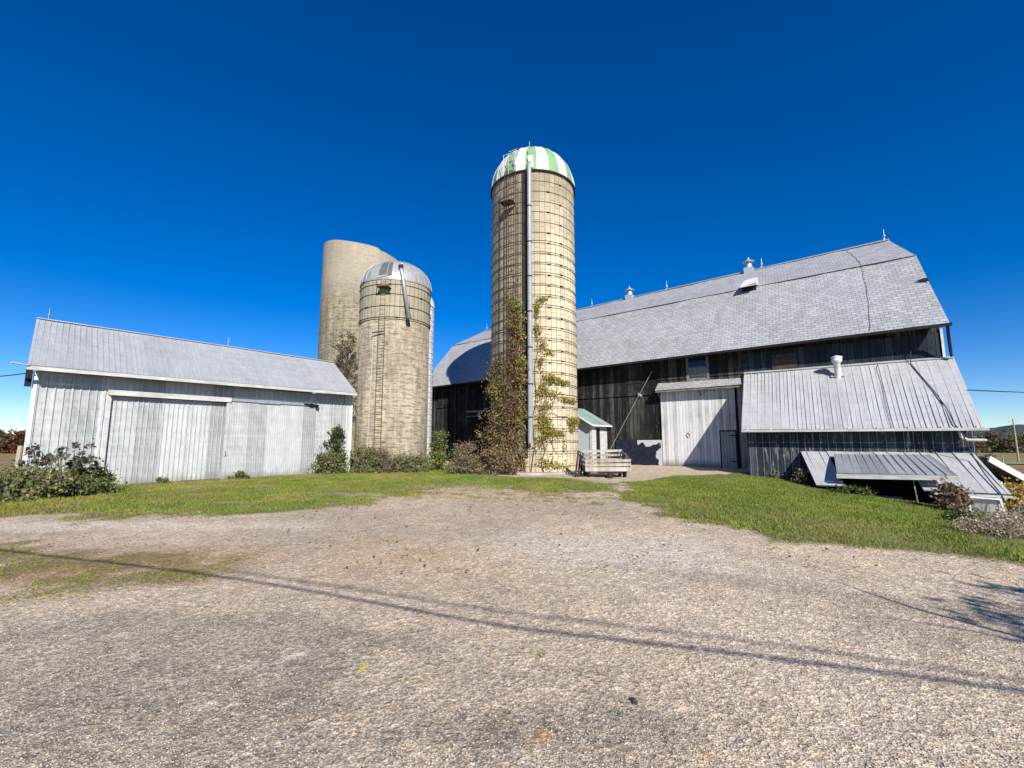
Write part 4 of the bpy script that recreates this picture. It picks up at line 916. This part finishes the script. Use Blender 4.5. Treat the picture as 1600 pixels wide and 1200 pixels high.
m = MB(); m.box(-3.376,-3.35,-1.5,-1.05,.1,2.3); m.build('doorway', M['black'], gs)

# ------------------------------------------------------------ wooden cart
cart = empty('cart', (4.12, 20.35, .03), R(3)); tag(cart, 'old wooden slat-sided cart parked beside the tall silo', 'cart')
m = MB(); m.box(-.98,.98,-.62,.62,.30,.36)
for y in (-.4,.0,.4): m.box(-.95,.95,y-.05,y+.05,.2,.298)
m.build('bed', M['trim_wood'], cart)
def plank_side(y, zz, th=.03, nm='side_board', out=0.):
    for i, (z0, z1) in enumerate(zz):
        m = MB(); m.hexa([(-1.0,y-th,z0),(1.0,y-th,z0+.015*i),(1.0,y,z0+.015*i),(-1.0,y,z0),(-1.0-.01*i,y-th-out*z0,z1),(1.01,y-th-out*z0,z1+.01*i),(1.01,y-out*z0,z1+.01*i),(-1.0,y-out*z0,z1)]); m.build(nm, M['oldwood'], cart)
plank_side(-.63, ((.24,.42),(.45,.58),(.61,.74)))
plank_side(.66, ((.32,.5),(.62,.74),(.82,.93),(1.0,1.12)))
m = MB()
for x in (-.9,-.45,.28,.42,.9): m.box(x-.03,x+.03,.665,.72,.2,1.14)
for x in (-.85,.0,.85): m.box(x-.03,x+.03,-.625,-.58,.2,.72)
m.build('stake', M['trim_wood'], cart)
m = MB()
for x in (-.98, .98):
    m.bar((x,-.6,.42),(x,.64,.42),.03,.16); m.bar((x,-.6,.74),(x,.64,1.08),.03,.05); m.bar((x,-.55,.6),(x,.6,.64),.03,.1); m.bar((x,-.1,.4),(x*1.04,.1,1.0),.03,.05)
m.build('end_rack', M['trim_wood'], cart)
m = MB(); m.bar((.05,-.60,.2),(-.08,-1.15,.12),.08,.06); m.bar((-.45,-.66,.18),(.62,-.66,.18),.07,.07); m.box(-.15,.05,-1.2,-1.08,.0,.17); m.build('hitch', M['rust_dark'], cart)
for x, y in ((-.8,-.35),(.8,-.35),(-.8,.4),(.8,.4)):
    m = MB(); ring = [(x+.0, y+.17*math.cos(t), .14+.17*math.sin(t)-.0) for t in np.linspace(0, 2*PI, 17)]; m.tube(ring, .045, 6, cap=False); wl = m.build('wheel', M['tyre'], cart)
    m = MB(); m.tube([(x-.04,y,.15),(x+.04,y,.15)], .12, 10); m.build('rim', M['rust'], wl)
br = empty('brush_pile', (4.15, 20.5, .36)); tag(br, 'dry twigs and scraps lying in the old wooden cart', 'brush')
m = MB()
for i in range(60):
    x, y = rng.uniform(-.8,.8), rng.uniform(-.45,.5); a = rng.uniform(0,6.28); L = rng.uniform(.15,.4); m.tube([(x,y,.04),(x+L*.5*math.cos(a),y+L*.5*math.sin(a),rng.uniform(.05,.25)),(x+L*math.cos(a),y+L*math.sin(a)*.5,rng.uniform(.05,.4))],.009,4)
m.build('twig', M['twig'], br)
P, C_ = clumps(500, 12, .75, .4, .25, .12); V, F = leaf_quads(P, .06); link_np('dry_leaf', V, F, M['leaf'], br, col=pick([(.2,.14,.08),(.14,.11,.07),(.1,.12,.05)], len(F)))
for i, (x0, yb) in enumerate(((2.75,19.85),(2.88,19.95),(3.0,20.05))):
    m = MB(); m.bar((x0,yb,0.02),(x0+.28,yb+.9,1.12-.05*i),.07,.035); o = m.build('leaning_board', M['rust_dark'])
    tag(o, ['outermost dark board leaning against the foot of the tall silo','middle of three dark boards leaning between the silo and the cart','dark leaning board nearest to the wooden cart'][i], 'board', 'dark boards leaning beside the cart')

# leaning pipe against the barn wall
m = MB(); P0 = Vector((8.48,25.5,0)); ex = Vector((.7895,-.6138,0)); ey = Vector((.6138,.7895,0))
LW = lambda s, k, z: tuple(P0+ex*s+ey*k+Vector((0,0,z)))
m.tube([LW(-.42,-.10,5.55), LW(-1.28,-.45,3.9), LW(-2.2,-.95,2.0), LW(-3.0,-1.4,.3)], .013, 6)
tag(m.build('leaning_pipe', M['galv']), 'thin grey pipe leaning diagonally against the dark barn wall', 'pipe')
m = MB(); m.tube([LW(-1.1,-.06,4.15), LW(-1.3,-.06,4.3)], .09, 6); tag(m.build('wall_lamp', M['galv']), 'small grey lamp on the dark barn wall beside the leaning pipe', 'lamp')

# cables
def wire(name, label, pts, rad, mat='wire', cat='cable', sag=0., n=14, group=None):
    P = []
    for a_, b_ in zip(pts[:-1], pts[1:]):
        a_ = Vector(a_); b_ = Vector(b_)
        for i in range(n): t = i/n; q_ = a_.lerp(b_, t); q_.z -= sag*4*t*(1-t); P.append(q_)
    P.append(Vector(pts[-1])); m = MB(); m.tube(P, rad, 6); return tag(m.build(name, M[mat]), label, cat, group)
def LR(s, k, off=.05): return LW(s, k, 2.05+(k+3.5)*(4.93-2.05)/3.39+off)
wire('cable', 'black cable draped across the lean-to roof and down to the low shed', [LW(10.85,-.05,5.7), LR(10.75,-.3), LR(10.95,-1.0), LR(11.2,-1.8), LR(11.42,-2.7), LR(11.5,-3.45), LW(11.62,-3.6,1.9), LW(11.85,-3.6,1.0), LW(11.95,-4.4,.5), LW(12.1,-5.25,0.0), LW(12.3,-5.6,-.8)], .017, n=3)
wire('ground_wire', 'thin cable running straight down the middle of the lean-to roof', [LW(9.72,-.05,5.0), LR(9.62,-.4,.035), LR(9.72,-1.4,.035), LR(9.74,-2.4,.035), LR(9.80,-3.45,.035), LW(9.76,-3.62,1.9), LW(9.75,-3.5,1.4), LW(9.55,-3.5,1.12)], .007, n=4)
wire('power_line', 'dark overhead wire leaving the lean-to towards the right', [LW(12.15,-1.9,3.45), (60, 42, 6.6)], .022, cat='wire', sag=.3)
wire('service_wire', 'dark wire leaving the left end of the metal shed eave', [(-15.2,14.1,3.74), (-22.3,18.0,4.10), (-36,26.4,4.9)], .018, cat='wire', sag=.05)
# overhead lines behind the photographer whose shadows cross the gravel: point on gravel + towards sun * h/tan(el)
def above(gx, gy, h): t = h/math.tan(R(SUN_EL)); return (gx+SUN_TO.x*t, gy+SUN_TO.y*t, h)
wire('power_line', 'thick overhead wire whose shadow makes the darker line across the gravel', [above(-9.0,7.3,4.1), above(-3.12,5.46,4.0), above(0,4.11,3.9), above(2.29,3.44,3.9), above(4.0,2.9,3.8)], .018, cat='wire')
wire('power_line', 'overhead wire whose shadow makes the fainter line across the gravel', [above(-3.6,5.85,5.0), above(0,4.45,4.9), above(2.36,3.66,4.8), above(4.0,3.02,4.8)], .013, cat='wire')

# ------------------------------------------------------------ plants
GR = [(.09,.14,.03),(.13,.19,.045),(.06,.10,.025),(.17,.20,.06)]
OL = [(.26,.23,.12),(.18,.18,.07),(.12,.145,.05),(.31,.26,.16),(.21,.155,.09)]
DK = [(.035,.055,.02),(.06,.085,.03),(.03,.04,.018)]
BR = [(.24,.18,.13),(.18,.13,.09),(.30,.24,.18),(.13,.10,.06),(.2,.18,.1)]
RD = [(.19,.085,.05),(.25,.15,.09),(.12,.07,.04),(.10,.09,.04),(.34,.24,.15),(.16,.13,.06)]
YG = [(.45,.36,.05),(.32,.32,.06),(.22,.26,.05),(.5,.33,.07),(.3,.16,.05)]
VB = [(.16,.075,.05),(.22,.11,.07),(.26,.18,.10),(.09,.05,.035),(.33,.19,.10),(.15,.13,.06),(.30,.25,.17)]
# left shrubs
shrub('shrub', 'sprawling olive shrub at the left corner of the metal shed', 'shrub', -13.7,12.6,1.7,1.0,.75,4200,.11,OL+GR[:2],36,.28,stems=16)
shrub('shrub', 'low green and brown shrub at the left edge of the photo beside the grass', 'shrub', -14.9,12.9,1.3,.9,.6,3000,.10,OL,24,.22,stems=10)
shrub('shrub', 'green weedy shrub against the foot of the shed wall', 'shrub', -12.85,13.6,1.0,.7,.7,2600,.10,GR+OL[:2],22,.22,stems=10)
shrub('sapling', 'leggy sapling with dark drooping leaves in front of the shed wall', 'sapling', -13.1,13.3,1.15,.6,1.5,520,.13,[(.08,.09,.06),(.12,.125,.08),(.15,.12,.10)],14,.13,base=.75,stems=18,srad=.014)
shrub('tuft', 'small green tuft at the foot of the left sliding door', 'weed', -12.85,16.95,.35,.25,.22,420,.08,GR,8,.1,stems=3)
shrub('tuft', 'small green tuft where the two sliding doors meet', 'weed', -11.3,18.95,.5,.3,.28,600,.08,GR,8,.12,stems=3)
# beside middle silo
shrub('sapling', 'dark green upright sapling at the right corner of the metal shed', 'sapling', -8.75,22.3,.55,.45,2.2,1500,.13,DK+GR[:1],26,.2,base=.2,stems=12,srad=.018)
shrub('shrub', 'bushy brown-green undergrowth below the dark sapling', 'shrub', -8.7,21.7,1.0,.7,.95,2600,.10,OL+GR,24,.24)
shrub('shrub', 'green and brown bramble at the foot of the rusty ladder', 'shrub', -7.05,22.4,1.0,.7,1.2,3000,.10,OL+GR,30,.26)
shrub('shrub', 'bramble mound to the right of the ladder at the silo foot', 'shrub', -5.3,22.9,1.2,.7,.75,2700,.10,OL+GR+BR[:1],28,.26)
shrub('shrub', 'tall yellow-green bush at the right foot of the tan silo', 'shrub', -3.95,24.3,.6,.6,2.0,2300,.11,GR+YG[1:3],22,.26)
shrub('weed', 'tangle of dry stalks and small leaves at the middle of the tan silo base', 'weed', -6.1,22.2,.7,.4,1.25,800,.07,BR+OL,20,.16,stems=36,srad=.008)
# tree between silos
tr = empty('tree', (-10.25, 27.3, 0)); tag(tr, 'thin brown-leaved tree between the metal shed and the tan silo', 'tree')
m = MB(); m.tube([(0,0,0),(.1,0,2.5),(-.05,.1,4.5),(.1,0,7.0)], [.09,.07,.05,.02], 7)
for i in range(34):
    z = 3+i*.125; a = rng.uniform(0,6.28); L = rng.uniform(.45,1.0); m.tube([(0,0,z),(L*.5*math.cos(a),L*.5*math.sin(a),z+.45),(L*math.cos(a),L*math.sin(a),z+rng.uniform(.8,1.4))],[.025,.016,.006],4)
m.build('trunk', M['bark'], tr)
P, C_ = clumps(3000, 80, .85, .8, 8.3, .24, base=3.4, kz=.8); V, F = leaf_quads(P, .10); link_np('crown', V, F, M['leaf'], tr, col=pick([(.13,.09,.06),(.09,.07,.05),(.17,.14,.09),(.2,.15,.1),(.1,.1,.05)], len(F)))
# foot of tall silo
shrub('shrub', 'pale brown bush at the left foot of the tall silo', 'shrub', -2.15,21.6,.85,.7,1.35,4600,.085,BR+OL[:2],30,.26)
shrub('shrub', 'mixed brown and green bush under the vine on the tall silo', 'shrub', -.75,21.35,1.0,.6,1.1,4200,.09,VB+OL[:2],28,.26)
# climbing vine on tall silo
vine = empty('climbing_vine', (1.18, 24.08, 0)); tag(vine, 'brown and yellow climbing vine covering the left side of the tall silo', 'vine')
def vpts(dx, z, rx, rz, n, thick=.35):
    x = dx+np.clip(rng.normal(size=n), -2, 2)*rx*.55; zz = z+rng.normal(size=n)*rz*.55; x = np.where(x < -2.55, -2.55+.25*rng.normal(size=n), x); x = np.minimum(x, 2.34); zz = np.abs(zz)
    rr = np.maximum(2.34+np.abs(rng.normal(size=n))*thick*.6, np.abs(x)+.02)
    y = -np.sqrt(np.clip(rr**2-np.clip(np.abs(x), 0, rr)**2, 0, None)); return np.stack([x, y, zz], -1)
parts = []
def vb(dx, z, rx, rz, n, pal, th=.35, leaf=.10):
    ncl = max(3, n//48); cen = np.stack([dx+rng.normal(size=ncl)*rx*.6, z+rng.normal(size=ncl)*rz*.6], -1)
    for c in cen:
        k = n//ncl; P = vpts(c[0], c[1], .20, .26, k, th); V, F = leaf_quads(P, leaf); parts.append((V, F, pick(pal, len(F))))
for (z, dx, rx, n) in ((.8,-1.7,1.1,1300),(1.5,-1.85,1.0,1300),(2.3,-1.9,.9,1150),(3.1,-1.9,.85,1000),(3.9,-1.8,.75,850),(4.6,-1.75,.6,650)):
    vb(dx, z, rx, .55, n, VB+YG[:2]+[YG[4]])
for (z, dx, rx) in ((1.5,-.8,.35),(2.6,-.85,.35),(3.6,-.8,.3),(4.6,-.85,.3),(5.4,-1.0,.35),(6.2,-.95,.3),(7.0,-.95,.28),(7.7,-.95,.28)): vb(dx, z, rx, .45, 380, VB+YG[1:])
vb(-.95, 8.3, .35, .5, 500, YG[1:3]); vb(-1.0, 7.4, .4, .5, 350, YG); vb(-2.1, 5.4, .4, .5, 500, VB+GR); vb(-2.2, 4.0, .5, .8, 500, YG[1:]+GR)
vb(-.75, 4.6, .3, .5, 500, YG+VB, .5)
YV = [(.05,8.1,.13,.4,160),(.35,8.6,.3,.1,110),(.1,7.0,.2,.4,150),(.35,6.3,.25,.25,110),(.65,5.9,.3,.12,80),(.25,5.4,.2,.4,120),(.7,4.6,.4,.18,260),(1.3,4.45,.4,.12,220),(.3,4.0,.3,.3,260),(.9,3.8,.35,.25,140),(1.8,3.55,.35,.1,190),(1.45,3.6,.2,.1,80),(.4,3.2,.4,.4,200),(1.95,2.55,.32,.16,420),(1.85,2.3,.2,.25,160),(.3,2.4,.35,.5,420),(.6,2.0,.35,.35,420),(1.15,1.9,.3,.2,160),(.2,1.5,.3,.4,180),(1.4,1.2,.15,.3,50),(.5,.5,.5,.25,140),(1.0,.35,.6,.12,120)]
for (dx, z, rx, rz, n) in YV:
    P = vpts(dx, z, rx, rz, n, .15); V, F = leaf_quads(P, .10); parts.append((V, F, pick(YG+GR[:1], len(F))))
off = 0; VV = []; FF = []; CC = []
for V, F, c in parts: VV.append(V); FF.append(F+off); CC.append(c); off += len(V)
link_np('foliage', np.concatenate(VV), np.concatenate(FF), M['leaf'], vine, col=np.concatenate(CC))
m = MB()
def SP(x, z, o=.03): rr = 2.33+o; return (x, -math.sqrt(max(0, rr*rr-x*x)), z)
for (x0, x1, z1) in ((-1.3,-1.0,9.6),(-1.1,-.95,8.9),(-1.7,-1.9,5.5),(-1.5,-1.4,6.5),(-.9,-1.2,7.5),(-.2,.1,8.4),(.3,.4,4.5),(-1.9,-2.1,4.5),(-.6,-.85,6),(-1.35,-1.15,10.4),(-1.2,-1.3,9.0),(-1.6,-1.1,8.0),(-1.0,-.9,10.0)):
    p = []
    for i in range(14):
        t = i/13; p.append(SP(max(-2.3, x0+(x1-x0)*t+.08*math.sin(i*1.7+x0*9)), .1+(z1-.1)*t, .04))
    m.tube(p, [.028*(1-.7*i/13) for i in range(14)], 5)
for (xa, za, xb, zb) in ((.1,8.0,.75,8.9),(.1,5.9,1.0,5.8),(.2,4.3,1.6,4.5),(.4,3.9,2.05,3.5),(.6,2.9,2.2,2.6),(-.3,.8,.9,2.2),(0,.7,1.2,.3),(.3,2.3,1.0,.9),(-.5,1.0,.5,1.9)):
    m.tube([SP(xa+(xb-xa)*i/7, za+(zb-za)*i/7+.06*math.sin(i*2)) for i in range(8)], .013, 4)
m.build('stem', M['twig'], vine)
# weeds by the lean-to
shrub('weed', 'dry upright weeds at the left foot of the lean-to wall', 'weed', 11.0,20.25,.5,.35,.95,900,.05,BR+OL[:1],18,.2,stems=26,srad=.008)
shrub('weed', 'low brown weeds along the grass in front of the lean-to', 'weed', 11.75,19.45,.8,.3,.35,1100,.06,BR+OL,16,.18,stems=12,srad=.007)
shrub('shrub', 'dark reddish bush at the left end of the low shed roof', 'shrub', 11.7,18.1,.45,.35,.5,1600,.08,OL+RD[:3]+DK,16,.2)
shrub('shrub', 'dark red and brown dying bush under the right end of the awning', 'shrub', 13.35,13.95,.42,.35,.85,1500,.10,RD+BR[:2],16,.2,stems=14)
shrub('weed', 'green weeds at the grass edge below the awning', 'weed', 12.0,16.1,.8,.35,.3,1000,.08,GR+DK,14,.14)
for i, (x, y, rx, h, lab) in enumerate(((8.35,7.9,.6,.28,'dry pale weed clump nearest the right edge of the grass'),(9.3,8.5,.6,.34,'tangled dry weeds in front of the white window sash'),(14.9,13.0,.4,.35,'brown weeds just right of the foot of the white window sash'),(15.8,13.6,.7,.6,'fuzzy pale brown weeds beyond the window sash'),(9.2,7.6,.6,.42,'straw coloured weeds at the far right edge of the photo'),(10.6,9.6,.7,.16,'low brown weeds under the window sash'),(11.6,10.6,.6,.14,'flattened pale weeds on the bank below the window sash'))):
    shrub('weed', lab, 'weed', x, y, rx, .55, h, 3000, .042, [(.36,.29,.21),(.46,.38,.28),(.28,.22,.16),(.52,.44,.33),(.3,.27,.15)], 34, .20, stems=34, srad=.006, group='dry weeds at the right')
shrub('shrub', 'dark green low bush casting shade at the edge of the grass on the right', 'shrub', 10.3,10.6,.45,.35,.2,900,.07,DK+GR[:1],14,.18)
shrub('shrub', 'bright yellow-leaved bush below the outbuilding at the far right', 'shrub', 17.2,15.4,1.1,.8,.8,2400,.12,[(.6,.45,.07),(.5,.4,.1),(.62,.5,.2),(.35,.25,.06)],24,.25)
# fallen leaves on gravel
for (x, y, lab) in ((-1.05,3.35,'single bright yellow leaf lying on the gravel left of centre'),(.22,3.55,'yellow-green leaf lying on the gravel near the wire shadow'),(.75,2.95,'small dark leaf lying on the gravel right of centre')):
    c = (.5,.45,.05) if 'yellow' in lab else (.07,.05,.03)
    P = np.array([[0,0,.0],[.03,.01,.008],[-.01,.03,.004]]); V, F = leaf_quads(P, .038, up=3, asp=.8); o = link_np('fallen_leaf', V, F, M['leaf'], col=np.tile(c, (3,1))); o.location = (x, y, float(ground(x,y))+.02); tag(o, lab, 'leaf')
n = 2600; y = 5.5+10*rng.random(n)**.7; x = rng.uniform(-7, 7, n); kk = rng.random(n) < smv((fbm(x, y, 1.2, 131, 4)-.42)/.15); x = x[kk]; y = y[kk]; P = np.stack([x, y, ground(x, y)+.035], -1); V, F = leaf_quads(P, .045, up=3, asp=.8)
tag(link_np('leaf_litter', V, F, M['leaf'], col=pick(VB, len(F))), 'scattered brown leaf litter on the yard near the silo', 'leaf litter', kind='stuff')

# fence post at left, far things
o = MB(); o.tube([(0,0,-.3),(.02,0,.9),(.04,0,1.42)], [.10,.095,.09], 9); o = o.build('fence_post', M['postwood']); o.location = (-21.6, 19.9, -.05); tag(o, 'grey-brown wooden fence post left of the metal shed', 'fence post')
def pole(name, label, x, y, h, rad, arm=True, z=None):
    zz = float(ground(x, y)) if z is None else z; root = empty(name, (x, y, zz)); tag(root, label, 'pole')
    m = MB(); m.tube([(0,0,-.5),(0,0,h)], [rad, rad*.65], 8); m.build('post', M['postwood'], root)
    if arm:
        m = MB(); m.bar((-1.6,0,h-.9),(1.6,0,h-.9),.18,.2); m.bar((-.9,0,h-1.9),(.9,0,h-1.9),.15,.16); m.build('crossarm', M['postwood'], root)
    return root
pole('utility_pole', 'tall wooden utility pole standing in the field at the right', 168, 151, 14.0, .28)
pole('utility_pole', 'shorter bare pole in the field left of the utility pole', 96, 89, 3.6, .12, False)
# tall dry crop at left horizon and far tree lines
def wood(name, label, pts, n, pal, leaf, h, dep_, kind='stuff', cr=2.2):
    cx = []; 
    P = []
    for (x, y, hh) in pts:
        P0_, _ = clumps(n, 14, dep_, dep_, hh, cr, base=0.); P0_[:, 0] += x; P0_[:, 1] += y; P0_[:, 2] += float(ground(x, y))-.3; P.append(P0_)
    P = np.concatenate(P); V, F = leaf_quads(P, leaf); k = np.repeat(pick(pal, len(pts)), n, 0)
    c = k*rng.uniform(.6, 1.3, (len(F), 1)); o = link_np(name, V, F, M['leaf'], col=c); tag(o, label, 'woods', kind=kind); return o
pts = [(-212+i*3.2+rng.uniform(-2,2), 166+rng.uniform(-8,8), rng.uniform(5.5,8.2)) for i in range(30)]
wood('woodland', 'distant autumn wood of red and dark green trees at the far left', pts, 700, [(.16,.05,.03),(.05,.06,.03),(.09,.06,.03),(.2,.09,.05),(.06,.05,.03)], 1.0, 6, 4.2)
pts = [(235+i*4+rng.uniform(-3,3), 275+rng.uniform(-12,25)-i*1.3, rng.uniform(8.0,12)) for i in range(50)]
wood('woodland', 'distant belt of dull green and gold trees beyond the right field', pts, 620, [(.11,.10,.05),(.07,.08,.035),(.16,.13,.07),(.05,.055,.03),(.13,.10,.06)], 1.4, 9, 7, cr=3.)
pts = [(172+i*7+rng.uniform(-2,2), 172+rng.uniform(-4,4)-i*3, rng.uniform(1.0,2.2)) for i in range(7)]
wood('hedge', 'low hedge bushes dotting the field at the right', pts, 120, [(.07,.08,.035),(.1,.09,.05)], .6, 2, 1.6, cr=.8)
# hills
hx = []
th = np.linspace(R(56), R(-8), 190); V = []; 
for row, (dist, f) in enumerate(((1900,0.),(2300,.45),(2800,.85),(3300,1.0),(3900,.9))):
    for i, t in enumerate(th):
        hh = 84*f*(1+.12*math.sin(t*23)+.07*math.sin(t*61+1)+.05*math.sin(t*140)) + rng.uniform(-1,1)*2*f
        V.append((dist*math.cos(t), dist*math.sin(t), -6+hh))
V = np.array(V); k = len(th); I = np.arange(len(V)).reshape(5, k); F = np.stack([I[:-1,:-1],I[:-1,1:],I[1:,1:],I[1:,:-1]],-1).reshape(-1,4)
q = N('forested_hill', .95, 0, .05); f = q.noise(q.mapv(q.obj(), (1,1,2)), .02, 8, .75); M['hill'] = q.color(q.ramp(f, [(.35,(.035,.055,.06)),(.55,(.06,.085,.08)),(.72,(.11,.12,.09))]))  # dark forest green shifted to blue: distance haze painted into the hill colour
tag(link_np('hills', V, F, M['hill'], smooth=True), 'long low wooded hills on the right horizon', 'hills', kind='structure')
# farm road across the right field
m = MB(); m.slab((60,150,-4.9),(420,60,-4.9),(425,66,-4.9),(60,156,-4.9),.02)
o = m.build('road', plain('field_road', (.3,.29,.28), (.24,.23,.22), .5)); tag(o, 'pale road crossing the field at the right', 'road', kind='structure')
# tree behind the photographer on the right; only its shade reaches the gravel
tb = empty('tree', (7.55, -2.4, 0)); tag(tb, 'tree outside the right edge whose twig shadows fall on the gravel', 'tree')
m = MB(); m.tube([(0,0,0),(.05,0,1.6),(.1,.05,3.0)], [.14,.12,.06], 8)
for i in range(14): a = rng.uniform(0,6.28); m.tube([(0.05,0,1.9+.08*i),(.5*math.cos(a),.5*math.sin(a),2.6+.08*i),(1.1*math.cos(a),1.1*math.sin(a),2.9+.1*i)], [.04,.025,.01], 5)
m.tube([(.05,0,2.2),(-1.0,.8,2.75),(-1.7,1.3,3.05),(-2.15,2.2,3.15),(-2.3,3.0,3.2)], [.05,.035,.03,.02,.008], 6); m.tube([(-1.7,1.3,3.05),(-2.1,1.6,3.2),(-2.5,1.7,3.3)], [.02,.012,.005], 5)
m.build('trunk', M['bark'], tb)
P, C_ = clumps(2600, 40, 1.7, 1.5, 4.6, .4, base=2.0); V, F = leaf_quads(P, .13); link_np('crown', V, F, M['leaf'], tb, col=pick(GR, len(F)))
